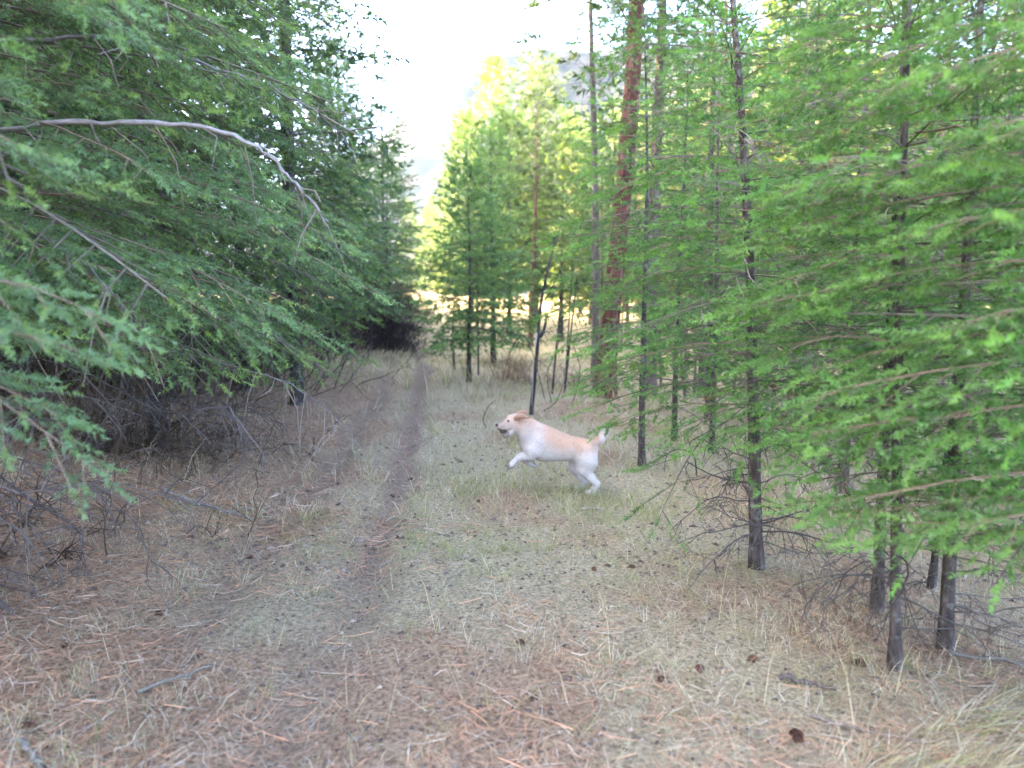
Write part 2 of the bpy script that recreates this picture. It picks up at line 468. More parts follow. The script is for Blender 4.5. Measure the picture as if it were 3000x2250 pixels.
def conifer_data(h, r0, lo, cr, lod, seed, green, lean=(0, 0), wob=0.03, whorl=0.28, per=4, droop=0.5, elev=(0.1, 0.9), bare=0.18,
                 shape=0.85, origin=None, cull=False, ztop=None, sides=10, dens=1.0, inner=None, dry=0.0, azpref=None, zmin=None, bark=None):
    """returns (trunk Geo, crown Geo) in the tree's own space"""
    rng = np.random.default_rng(seed)
    lp = LOD[lod]
    curve = trunk_curve(0, 0, h, lean, wob, rng)
    tz = curve[:, 2] / h
    rad = r0 * ((1 - tz) ** 0.85 * 0.97 + 0.03) + r0 * 0.4 * np.exp(-curve[:, 2] / (r0 * 1.6))
    TG = Geo()
    dense = np.linspace(0, h, max(26, int(h / (0.05 if lod < 2 else 0.35))))
    tc = np.stack([np.interp(dense, curve[:, 2], curve[:, k]) for k in range(3)], -1)
    tc[0, 2] -= 0.12
    tube(TG, tc, np.interp(dense, curve[:, 2], rad), sides, (0.1, 0.1, 0.1), 0, 0.16 if lod < 2 else 0.08, seed)
    CG = Geo()
    org = np.array(origin if origin is not None else (0, 0, 0.0))
    z = lo
    SP, SD, SS, SC = [], [], [], []
    green = np.array(green)
    hi = ztop if ztop else h * 0.985
    while z < hi:
        tr = (z - lo) / (h - lo)
        c = np.array([np.interp(z, curve[:, 2], curve[:, k]) for k in range(3)])
        nb = max(2, int(round(per * (1 - 0.4 * tr) + rng.uniform(-1, 1))))
        a0 = rng.uniform(0, 6.28)
        for b in range(nb):
            az = a0 + b * 6.283 / nb + rng.uniform(-0.45, 0.45)
            if azpref is not None and rng.random() < azpref[1]: az = azpref[0] + rng.normal() * 0.5
            prof = (1 - tr) ** shape * (0.72 + 0.28 * min(1, tr * 5 + 0.3))
            L = cr * prof * rng.uniform(0.62, 1.12) + 0.06
            el = elev[0] + (elev[1] - elev[0]) * tr ** 1.6 + rng.uniform(-0.16, 0.16)
            n = 8
            s = np.linspace(0, 1, n)
            e = el - droop * s * (1 - tr) * 1.3 + 0.45 * droop * s ** 2.5
            azs = az + rng.normal() * 0.25 * s + 0.1 * np.sin(s * 5 + rng.uniform(0, 6))
            dv = np.stack([np.cos(azs) * np.cos(e), np.sin(azs) * np.cos(e), np.sin(e)], -1)
            P = c + np.concatenate([np.zeros((1, 3)), np.cumsum(dv[:-1] * L / (n - 1), 0)])
            P[:, 2] += rng.uniform(-0.1, 0.1) * whorl
            if cull and not in_view(P[2:] + org).any(): continue
            if zmin is not None and P[-1, 2] < zmin: continue
            br = max(0.002, 0.0085 * L * (0.7 if lod < 2 else 1.1))
            wood = np.array([0.12, 0.105, 0.08]) * rng.uniform(0.5, 1.2)
            polyline_segs(CG, P, br, br * 0.25, wood, 1)
            sp = lp["sp"] / dens
            m = max(2, int(L * (1 - bare) / sp))
            bt = rng.uniform(0.72, 1.25)
            yel = rng.random() < dry
            bcol = green * bt if not yel else np.array([0.13, 0.078, 0.045]) * rng.uniform(.7, 1.2)
            for k in range(m):
                f = bare + (1 - bare) * (k + rng.uniform(0.1, 0.9)) / m
                q = np.array([np.interp(f, s, P[:, i]) for i in range(3)])
                ax = nrm(np.array([np.interp(f, s, dv[:, i]) for i in range(3)]))
                side = nrm(np.cross(ax, [0, 0, 1.0]))
                sg = 1 if (k % 2) else -1
                l2 = (0.40 * L * (1 - f) ** 0.8 + lp["sl"] * 1.0) * rng.uniform(0.6, 1.15)
                if f < 0.45: l2 *= 0.55 + f
                an = rng.uniform(0.75, 1.15)
                d2 = nrm(ax * math.cos(an) + side * sg * math.sin(an) + np.array([0, 0, rng.uniform(-0.35, 0.1) - 0.2 * droop]))
                ns = max(1, int(l2 / (lp["sl"] * 0.62)))
                tt = (np.arange(ns) + 0.35) / ns
                if lod == 0: tt = 1 - (1 - tt) ** 1.7 * 0.95
                sag = np.array([0, 0, -0.18 * droop * l2])
                qq = q + d2 * (tt * l2)[:, None] + sag * (tt ** 2)[:, None]
                end = q + d2 * l2 + sag
                segs(CG, [q], [end], br * 0.4, br * 0.15, wood * 0.9, 1)
                s3 = nrm(np.cross(d2, [0, 0, 1.0]))
                sgn = np.where(np.arange(ns) % 2 == 0, 1, -1)[:, None]
                dd = nrm(d2 * 1.0 + s3 * sgn * rng.uniform(0.25, 1.0, (ns, 1)) + np.stack([np.zeros(ns), np.zeros(ns), rng.uniform(-0.5, 0.25, ns)], -1))
                dd[-1] = nrm(d2 + rng.normal(size=3) * 0.12)
                SP.append(qq); SD.append(dd)
                SS.append(lp["sl"] * rng.uniform(0.7, 1.25, ns))
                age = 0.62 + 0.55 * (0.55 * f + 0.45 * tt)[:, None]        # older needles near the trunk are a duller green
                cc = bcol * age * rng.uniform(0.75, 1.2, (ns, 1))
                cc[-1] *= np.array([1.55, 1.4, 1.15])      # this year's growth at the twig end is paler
                SC.append(cc)
            SP.append(P[-1:]); SD.append(dv[-1:]); SS.append(np.array([lp["sl"] * 1.2])); SC.append((bcol * [1.4, 1.25, 1.0])[None])
        z += whorl * rng.uniform(0.75, 1.25) * (1 - 0.35 * tr)
    # leader
    SP.append(curve[-1:]); SD.append(np.array([[0, 0, 1.0]])); SS.append(np.array([lp["sl"] * 1.6])); SC.append((green * 1.2)[None])
    SP, SD, SS, SC = np.concatenate(SP), np.concatenate(SD), np.concatenate(SS), np.concatenate(SC)
    if cull:
        W = SP + org
        ok = in_view(W) & (W[:, 2] > -0.02) & (np.linalg.norm(W - np.array([0, 0, 1.55]), axis=1) > 1.15)
        SP, SD, SS, SC = SP[ok], SD[ok], SS[ok], SC[ok]
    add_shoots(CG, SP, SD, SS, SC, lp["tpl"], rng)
    return TG, CG

TRI = [0]
def conifer(name, label, x, y, bark=None, group=None, cat="tree", **kw):
    z0 = float(gz(x, y))
    TG, CG = conifer_data(origin=(x, y, z0), **kw)
    root = empty(name, (x, y, z0))
    tag(root, label, cat, group)
    link("trunk", TG.mesh("trunk", [bark or M_BARK], smooth=True), root)
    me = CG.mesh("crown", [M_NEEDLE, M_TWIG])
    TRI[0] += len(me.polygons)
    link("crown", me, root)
    return root

def dead_branch_geo(L, seed, el=0.1, az=0.0, r=0.008, droop=0.5, twig=1.0, col=(0.06, 0.055, 0.052), start=(0, 0, 0)):
    rng = np.random.default_rng(seed)
    G = Geo()
    def grow(p, d, L, r, lev):
        n = max(3, int(L / 0.07))
        P = [np.array(p, float)]
        d = np.array(d, float)
        for i in range(n):
            d = nrm(d + rng.normal(size=3) * 0.17 + np.array([0, 0, -0.05 * droop]))
            P.append(P[-1] + d * L / n)
        P = np.array(P)
        c = np.array(col) * rng.uniform(0.75, 1.5)
        polyline_segs(G, P, r, max(r * 0.35, 0.0012), c, 0)
        if lev < 2:
            m = int(L / (0.085 if lev == 0 else 0.06) * twig)
            for k in range(m):
                f = rng.uniform(0.15, 0.98)
                q = np.array([np.interp(f, np.linspace(0, 1, n + 1), P[:, i]) for i in range(3)])
                dd = nrm(d + rng.normal(size=3) * 0.9 + np.array([0, 0, -0.25]))
                grow(q, dd, L * rng.uniform(0.18, 0.42) * (1 - 0.5 * f) + 0.03, max(r * 0.5, 0.0016), lev + 1)
    grow(start, (math.cos(az) * math.cos(el), math.sin(az) * math.cos(el), math.sin(el)), L, r, 0)
    return G

def add_dead(root, n, z0, z1, L, seed, r=0.008, col=(0.06, 0.055, 0.052), az=None, twig=1.0, lean=(0, 0), el=(-0.3, 0.15), droop=0.6):
    rng = np.random.default_rng(seed)
    for i in range(n):
        z = rng.uniform(z0, z1)
        a = rng.uniform(0, 6.28) if az is None else rng.uniform(*az)
        G = dead_branch_geo(L * rng.uniform(0.5, 1.1), seed * 31 + i, rng.uniform(*el), a, r * rng.uniform(0.7, 1.2), droop, twig, col)
        o = link("dead_branch", G.mesh("dead_branch", [M_TWIG]), root)
        o.location = (lean[0] * z, lean[1] * z, z)

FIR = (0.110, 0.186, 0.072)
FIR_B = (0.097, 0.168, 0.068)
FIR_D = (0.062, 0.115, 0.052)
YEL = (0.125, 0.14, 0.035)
PINE = (0.085, 0.13, 0.06)
GREYW = (0.20, 0.185, 0.175)
DARKW = (0.055, 0.05, 0.048)
PI = math.pi

def bough_geo(P0, P1, width, seed, green, sag=0.12, dens=1.0, bare=0.15, lod=0, r=0.008, fan=0.25):
    """one long side bough: a drooping axis with flat feathery side shoots"""
    rng = np.random.default_rng(seed); lp = LOD[lod]
    P0, P1 = np.array(P0, float), np.array(P1, float); L = np.linalg.norm(P1 - P0)
    n = 16; t = np.linspace(0, 1, n)
    P = P0 + (P1 - P0) * t[:, None]
    P[:, 2] += sag * L * 4 * t * (1 - t) * 0.6
    P += np.cumsum(rng.normal(size=(n, 3)) * 0.006, 0)
    T = nrm(np.gradient(P, axis=0))
    G = Geo(); wood = np.array([0.16, 0.115, 0.08])
    polyline_segs(G, P, r, r * 0.25, wood, 1)
    SP, SD, SS, SC = [], [], [], []
    m = int(L * (1 - bare) / lp["sp"] * 1.35 * dens)
    green = np.array(green)
    for k in range(m):
        f = bare + (1 - bare) * (k + rng.uniform(.1, .9)) / m
        q = np.array([np.interp(f, t, P[:, i]) for i in range(3)]); ax = nrm(np.array([np.interp(f, t, T[:, i]) for i in range(3)]))
        side = nrm(np.cross(ax, [0, 0, 1.0])) * (1 if k % 2 else -1)
        l2 = (width * (math.sin(PI_ * min(1, (f - bare) / (1 - bare) * 0.75 + 0.22)) ** .8) + lp["sl"] * .6) * rng.uniform(.65, 1.15)
        a = rng.uniform(.65, 1.05)
        d2 = nrm(ax * math.cos(a) + side * math.sin(a) + np.array([0, 0, rng.uniform(-.22, .08)]))
        ns = max(2, int(l2 / (lp["sl"] * .42))); tt = 1 - (1 - (np.arange(ns) + .4) / ns) ** 1.8 * .9
        qq = q + d2 * (tt * l2)[:, None] + np.array([0, 0, -.1 * l2]) * (tt ** 2)[:, None]
        segs(G, [q], [q + d2 * l2 - np.array([0, 0, .1 * l2])], r * .35, r * .15, wood, 1)
        s3 = nrm(np.cross(d2, [0, 0, 1.0])); sg = np.where(np.arange(ns) % 2 == 0, 1, -1)[:, None]
        dd = nrm(d2 + s3 * sg * rng.uniform(.2, 1.0, (ns, 1)) + np.stack([0 * tt, 0 * tt, rng.uniform(-.5, .3, ns)], -1)); dd[-1] = nrm(d2 + rng.normal(size=3) * .1)
        SP.append(qq); SD.append(dd); SS.append(lp["sl"] * rng.uniform(.75, 1.2, ns))
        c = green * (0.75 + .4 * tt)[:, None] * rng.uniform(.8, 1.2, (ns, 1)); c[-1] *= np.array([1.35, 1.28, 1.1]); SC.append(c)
    SP.append(P[-2:]); SD.append(T[-2:]); SS.append(np.full(2, lp["sl"] * 1.2)); SC.append(np.tile(green * 1.35, (2, 1)))
    add_shoots(G, np.concatenate(SP), np.concatenate(SD), np.concatenate(SS), np.concatenate(SC), lp["tpl"], rng)
    return G
PI_ = math.pi

def add_boughs(root, specs, seed, green, **kw):
    """boughs given by world-space start and tip; each its own part"""
    o0 = np.array(root.location)
    for i, (a, b, w) in enumerate(specs):
        G = bough_geo(np.array(a) - o0, np.array(b) - o0, w, seed + i, green, **kw)
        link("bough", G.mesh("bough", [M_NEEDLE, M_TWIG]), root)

# ------------------------------------------------------------------ trees on the left of the trail
fl = conifer("fir_tree", "nearest fir at the left edge of the photo, bright drooping sprays over the litter", -2.75, 1.75, h=8, r0=0.09, lo=1.25, cr=1.5, lod=0, seed=11,
        green=(0.098, 0.198, 0.073), whorl=0.17, per=5, droop=0.75, elev=(0.05, 0.7), bare=0.3, cull=True, ztop=3.2, azpref=(0.3, 0.3), dens=1.35)
add_boughs(fl, [((-2.7, 1.8, 1.75), (-1.16, 2.02, 1.55), .26), ((-2.7, 1.85, 1.6), (-1.30, 2.12, 1.38), .24), ((-2.6, 1.9, 1.8), (-1.30, 2.12, 1.08), .24), ((-2.7, 1.9, 1.6), (-1.42, 2.2, 1.20), .2),
    ((-2.7, 1.8, 2.3), (-1.45, 2.25, 2.05), .24), ((-2.7, 1.8, 2.7), (-1.25, 2.3, 2.5), .24)], 600, (0.118, 0.202, 0.100), sag=.14, bare=.3, dens=1.5)
fa = conifer("fir_tree", "large fir on the left with a long bare grey limb arching across its green sprays", -3.1, 3.5, h=12, r0=0.10, lo=1.5, cr=2.35, lod=0, seed=12,
        green=FIR, whorl=0.185, per=6, droop=0.6, elev=(0.05, 0.8), bare=0.3, cull=True, ztop=4.4, dens=1.45, azpref=(0.1, 0.3))
for pts, r in (
    ([(-.05, .1, 2.16), (0.86, -.2, 2.2), (1.40, -.3, 2.2), (1.82, -.3, 2.17), (2.03, -.28, 2.06), (2.14, -.25, 1.94), (2.25, -.2, 1.8)], 0.0145),
    ([(-.05, 0, 2.62), (1.05, -.1, 2.62), (1.35, -.1, 2.62), (1.75, .05, 2.52), (2.1, .1, 2.38), (2.3, .2, 2.2)], 0.011),
    ([(0, .1, 1.6), (.7, -.35, 1.78), (1.1, -.5, 1.72), (1.45, -.6, 1.5), (1.6, -.65, 1.3)], 0.007),
    ([(0, 0, 1.25), (.9, .3, 1.2), (1.5, .4, 1.1), (1.95, .45, .92), (2.15, .5, .7)], 0.008)):
    G = Geo()
    P = spline(pts, 40)
    rr = np.linspace(r, r * 0.3, 40)
    tube(G, P + np.random.default_rng(3).normal(size=P.shape) * 0.006, rr, 7, np.array(GREYW) * (1.0 if r > .012 else .55), 0, 0.5, 5)
    rng = np.random.default_rng(int(r * 1e4))
    for k in range(16):
        i = rng.integers(6, 38)
        d = nrm(np.array([rng.uniform(-0.2, 0.7), rng.uniform(-.7, .4), rng.uniform(-1.3, -0.1)]))
        q = P[i] + d * rng.uniform(0.12, 0.42)
        md = (P[i] + q) / 2 + rng.normal(size=3) * 0.02 + np.array([0.02, 0, 0.02])
        polyline_segs(G, np.array([P[i], md, q]), 0.0045, 0.0018, np.array([0.17, 0.14, 0.115]) * rng.uniform(.7, 1.3), 0)
    link("bare_limb", G.mesh("bare_limb", [M_TWIG], smooth=True), fa)
add_dead(fa, 16, 0.25, 1.3, 1.9, 71, 0.009, (0.07, 0.06, 0.055), (-1.3, 0.9), 0.9, el=(-0.45, 0.0))

add_boughs(fa, [((-2.9, 3.5, 2.2), (-0.92, 3.6, 1.86), .30), ((-2.9, 3.5, 2.05), (-0.78, 3.9, 1.66), .28), ((-2.9, 3.4, 1.95), (-1.1, 3.3, 1.55), .30), ((-2.9, 3.4, 1.8), (-1.25, 3.25, 1.38), .28),
    ((-2.9, 3.6, 1.8), (-1.05, 4.1, 1.36), .26), ((-2.9, 3.5, 2.6), (-1.2, 3.4, 2.25), .32), ((-2.9, 3.4, 2.95), (-1.45, 3.1, 2.6), .32), ((-2.9, 3.3, 2.0), (-1.75, 2.7, 1.72), .26), ((-2.9, 3.6, 3.0), (-1.0, 3.9, 2.75), .30),
    ((-2.9, 3.4, 1.9), (-1.5, 2.95, 1.45), .28), ((-2.9, 3.5, 2.4), (-1.5, 3.0, 2.1), .3), ((-2.9, 3.7, 2.3), (-0.95, 4.4, 2.0), .3), ((-2.9, 3.3, 2.5), (-1.8, 2.6, 2.3), .26), ((-3.0, 3.5, 1.75), (-1.7, 3.5, 1.25), .24)], 620, (0.114, 0.194, 0.094), sag=.16, bare=.25, dens=1.5)
fb = conifer("fir_tree", "left fir whose dark trunk stands in a tangle of dead twigs", -3.42, 6.77, h=12, r0=0.075, lo=1.35, cr=2.35, lod=1, seed=13,
        green=FIR_B, whorl=0.19, per=6, droop=0.7, elev=(0.0, 0.7), bare=0.25, cull=True, ztop=6.4, azpref=(-0.3, 0.25), dens=1.5)
add_dead(fb, 26, 0.1, 1.5, 1.5, 72, 0.008, (0.065, 0.058, 0.054), (-2.4, 0.9), 0.85, el=(-0.5, 0.1))
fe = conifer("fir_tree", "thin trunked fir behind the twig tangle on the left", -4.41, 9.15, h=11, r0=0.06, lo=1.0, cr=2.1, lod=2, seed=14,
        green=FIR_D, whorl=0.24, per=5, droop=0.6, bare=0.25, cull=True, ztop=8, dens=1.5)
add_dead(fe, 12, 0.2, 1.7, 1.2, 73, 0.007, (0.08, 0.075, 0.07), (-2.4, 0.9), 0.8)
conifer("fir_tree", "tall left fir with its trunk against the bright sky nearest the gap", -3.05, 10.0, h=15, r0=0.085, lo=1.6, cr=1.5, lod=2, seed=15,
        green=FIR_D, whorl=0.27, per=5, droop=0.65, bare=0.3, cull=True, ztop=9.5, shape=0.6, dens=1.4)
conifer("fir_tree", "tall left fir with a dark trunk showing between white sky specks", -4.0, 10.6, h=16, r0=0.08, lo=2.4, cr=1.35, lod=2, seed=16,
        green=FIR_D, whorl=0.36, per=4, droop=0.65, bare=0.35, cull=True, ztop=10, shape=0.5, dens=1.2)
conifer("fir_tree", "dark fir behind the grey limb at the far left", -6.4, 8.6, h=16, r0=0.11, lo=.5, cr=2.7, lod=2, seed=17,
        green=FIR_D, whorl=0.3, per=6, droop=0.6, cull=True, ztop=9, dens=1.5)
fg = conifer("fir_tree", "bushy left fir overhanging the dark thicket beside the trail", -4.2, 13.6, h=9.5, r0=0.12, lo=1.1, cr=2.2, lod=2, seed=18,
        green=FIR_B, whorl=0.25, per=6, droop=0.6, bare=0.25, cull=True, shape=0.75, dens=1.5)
add_dead(fg, 10, 0.3, 1.6, 1.3, 74, 0.008, (0.05, 0.047, 0.046), (-2.4, 0.9), 0.8)
conifer("fir_tree", "blue green fir behind the thicket where the trail bends", -4.4, 18.6, h=7.6, r0=0.10, lo=1.1, cr=2.0, lod=2, seed=19,
        green=(0.077, 0.137, 0.088), whorl=0.26, per=7, droop=0.5, shape=0.8, dens=1.7)
conifer("fir_tree", "smaller fir on the left side of the trail's far end", -3.9, 22.8, h=5.6, r0=0.08, lo=0.7, cr=1.5, lod=2, seed=20,
        green=(0.083, 0.146, 0.085), whorl=0.26, per=7, droop=0.4, dens=1.7)
conifer("fir_tree", "pointed fir whose tip stands alone in the sky gap", -4.75, 26.5, h=9.9, r0=0.09, lo=0.8, cr=1.9, lod=2, seed=21,
        green=(0.077, 0.130, 0.083), whorl=0.26, per=7, droop=0.4, dens=1.8, shape=.75)
conifer("fir_tree", "fir with a ragged edge left of the pointed one", -7.2, 29.5, h=12.5, r0=0.11, lo=0.8, cr=2.4, lod=2, seed=22,
        green=(0.073, 0.124, 0.075), whorl=0.3, per=7, droop=0.5, dens=1.7, shape=.7)

# dark thicket of bare stems under the firs by the bend
def thicket(name, label, x, y, n, w, d, h, seed, col, cat="shrub", leaf=0.0, group=None, curl=0.15):
    rng = np.random.default_rng(seed)
    z0 = float(gz(x, y))
    root = empty(name, (x, y, z0)); tag(root, label, cat, group)
    G = Geo()
    for i in range(n):
        bx, by = rng.normal() * w * 0.42, rng.normal() * d * 0.42
        p = np.array([bx, by, float(gz(x + bx, y + by)) - z0 - 0.03])
        dirv = nrm(np.array([bx * 0.35 + rng.normal() * 0.25, by * 0.3 + rng.normal() * 0.25, 1.0]))
        hh = h * rng.uniform(0.45, 1.1); P = [p]
        for k in range(7):
            dirv = nrm(dirv + rng.normal(size=3) * curl)
            P.append(P[-1] + dirv * hh / 7)
        P = np.array(P); c = np.array(col) * rng.uniform(0.6, 1.6)
        polyline_segs(G, P, 0.008 * h ** .5 * rng.uniform(.6, 1.4), 0.002, c, 0)
        for k in range(6):
            j = rng.integers(1, 7)
            dd = nrm(dirv * 0.6 + rng.normal(size=3) * 0.8)
            q = P[j] + dd * hh * rng.uniform(0.12, 0.35)
            q2 = q + nrm(dd + rng.normal(size=3) * 0.5) * hh * 0.12
            polyline_segs(G, np.array([P[j], q, q2]), 0.0035, 0.0015, c * rng.uniform(.8, 1.3), 0)
    link("stems", G.mesh("stems", [M_TWIG]), root)
    if leaf:
        m = int(n * leaf)
        P = np.stack([rng.normal(size=m) * w * .45, rng.normal(size=m) * d * .45, rng.uniform(0.3, 1.05, m) * h], -1)
        L = Geo()
        C = np.array([0.075, 0.07, 0.05]) * rng.uniform(0.6, 1.4, (m, 1))
        add_shoots(L, P, rng.normal(size=(m, 3)) + [0, 0, .3], rng.uniform(0.15, 0.3, m), C, LOD[1]["tpl"], rng)
        link("leaves", L.mesh("leaves", [M_NEEDLE]), root)
    return root
thicket("bare_thicket", "dark leafless thicket under the left firs where the trail bends", -4.9, 20.4, 300, 2.2, 1.3, 2.1, 3, (0.04, 0.034, 0.04), leaf=3)
thicket("bare_thicket", "dark leafless thicket nearest the trail bend, right end of the brush", -3.75, 21.6, 190, 1.0, 1.0, 1.8, 4, (0.045, 0.037, 0.042), leaf=3)
thicket("bare_thicket", "dense dark brush behind the left twig tangle", -5.0, 14.8, 130, 2.2, 1.2, 1.5, 5, (0.05, 0.043, 0.045), leaf=2)
thicket("bare_thicket", "grey tangle of dead twigs on the ground round the left trunk", -3.4, 6.5, 110, 1.3, 0.8, 0.75, 6, (0.05, 0.036, 0.025), curl=0.4)
thicket("bare_thicket", "thin dead twigs rising from litter at the left edge of the photo", -3.2, 4.3, 50, 1.2, 0.9, 0.6, 7, (0.05, 0.036, 0.025), curl=0.4)
thicket("bare_thicket", "dark brush filling the gap below the far left canopy", -5.9, 9.4, 170, 2.6, 1.2, 1.7, 61, (0.042, 0.031, 0.022), leaf=3)
thicket("bare_thicket", "dark brush between the left tangle and the bend thicket", -5.2, 11.6, 170, 2.4, 1.2, 1.6, 62, (0.045, 0.038, 0.038), leaf=3)
thicket("bare_thicket", "shadowed brush at the far left edge behind the near twigs", -5.2, 6.6, 150, 2.2, 1.0, 1.3, 63, (0.045, 0.034, 0.024), leaf=3)
thicket("dry_shrub", "small rust brown shrub left of the charred leaning pole", 0.06, 15.2, 60, 0.55, 0.4, 0.62, 8, (0.17, 0.11, 0.065), curl=.1)
thicket("dry_shrub", "straggly dead shrub behind the charred pole and its arching stems", 0.9, 14.2, 46, 1.2, 0.5, 0.7, 9, (0.13, 0.095, 0.075), curl=.25)

# ------------------------------------------------------------------ middle of the picture
def thin_tube_thing(name, label, cat, pts, r0, r1, mat, n=24, sides=7, bump=0.15, group=None, seed=1):
    root = empty(name, pts[0]); tag(root, label, cat, group)
    P = spline(np.array(pts) - np.array(pts[0]), n)
    P[0, 2] -= 0.06
    G = Geo(); tube(G, P, np.linspace(r0, r1, n), sides, (0.1, 0.1, 0.1), 0, bump, seed)
    link("trunk", G.mesh("trunk", [mat], smooth=True), root)
    return root, P

g0 = lambda x, y, dz=0.0: (x, y, float(gz(x, y)) + dz)
sn, P = thin_tube_thing("charred_snag", "thin charred dead pole leaning and bending right behind the dog's head", "dead tree",
    [g0(0.27, 10.0), (0.31, 10, .45), (0.35, 10, .9), (0.39, 10.02, 1.45), (0.45, 10, 1.85), (0.53, 10.0, 2.2), (0.60, 10.05, 2.45), (0.66, 10.1, 2.62)], 0.033, 0.008, M_CHAR, 40)
G = Geo(); tube(G, np.array([(0.115, -.02, 1.1), (0.17, -.03, 1.18), (0.2, -.04, 1.3), (0.21, -.04, 1.42)]), [0.03, 0.024, .018, .012], 6, (0.03, 0.028, 0.03))
link("stub", G.mesh("stub", [M_CHAR]), sn)
add_dead(sn, 7, 1.0, 2.3, 0.55, 1901, 0.007, (0.03, 0.028, 0.03), el=(-.2, .7), lean=(.14, 0))
G = Geo(); tube(G, np.array([(0.055, -.045, .95), (0.062, -.052, 1.05), (0.072, -.05, 1.13), (0.085, -.045, 1.17)]), [0.006, 0.012, .011, .004], 5, (0.36, 0.34, 0.32))
link("peeled_strip", G.mesh("peeled_strip", [M_TWIG]), sn)
G = Geo(); tube(G, np.array([(0.01, -.048, .15), (0.02, -.05, .4), (0.035, -.048, .7)]), [0.004, 0.007, .003], 5, (0.28, 0.26, 0.25))
link("peeled_strip", G.mesh("peeled_strip", [M_TWIG]), sn)

arcs = [
    ([(0.55, 11.6, 0), (0.25, 11.6, 1.0), (0.05, 11.6, .95), (-0.12, 11.6, .5), (-.14, 11.6, .3)], "bent dead stem arching over to the left of the charred pole"),
    ([(0.62, 11.0, 0), (0.55, 11, .45), (0.72, 11, .95), (0.62, 11, 1.3), (0.5, 11, 1.36)], "dead stem curling upward just right of the charred pole"),
    ([(0.9, 10.6, 0), (1.02, 10.6, .5), (0.92, 10.6, .9), (0.72, 10.6, 1.25), (.6, 10.6, 1.3)], "long dead stem bowed leftward in front of the red trunk"),
    ([(0.45, 10.3, 0), (.62, 10.3, .1), (0.74, 10.3, .35), (0.76, 10.3, .6)], "short hooked dead stem low beside the charred pole"),
    ([(-0.33, 9.0, 0), (-.37, 9, .12), (-0.3, 9, .28), (-0.21, 9, .36)], "short bent dead stem in grass left of the dog's head"),
    ([(1.7, 6.4, 0.02), (1.66, 6.4, .2), (1.52, 6.4, .24), (1.42, 6.4, .18), (1.40, 6.4, .02)], "low dead twig arched over the grass behind the dog's tail"),
]
for pts, lab in arcs:
    pts = [(a, b, c + float(gz(a, b))) for a, b, c in pts]
    thin_tube_thing("bent_sapling", lab, "dead sapling", pts, 0.0075, 0.003, M_CHAR, 22, 5, 0.2, "bent dead saplings")
for x, y, h, lx, lab in ((0.98, 13.2, 2.2, 0.10, "slim dead sapling between the charred pole and the red trunk"),
                    (0.72, 12.6, 1.5, .08, "shorter dead sapling just behind the charred pole"),
                    (1.18, 15.5, 2.4, .05, "slim dead sapling close to the left of the red trunk"),
                    (-0.75, 15.8, 2.4, 0.0, "dead sapling left beside the small pine in mid picture")):
    r_, P_ = thin_tube_thing("dead_sapling", lab, "dead sapling", [g0(x, y), g0(x + lx * h * .5, y, h * .5), g0(x + lx * h, y, h)], 0.022, 0.008, M_CHAR, 20, 6, 0.2, "dead saplings")
    add_dead(r_, 5, h * .3, h * .9, 0.5, int(x * 100) + 900, 0.005, DARKW, el=(-.1, .5), lean=(lx, 0))

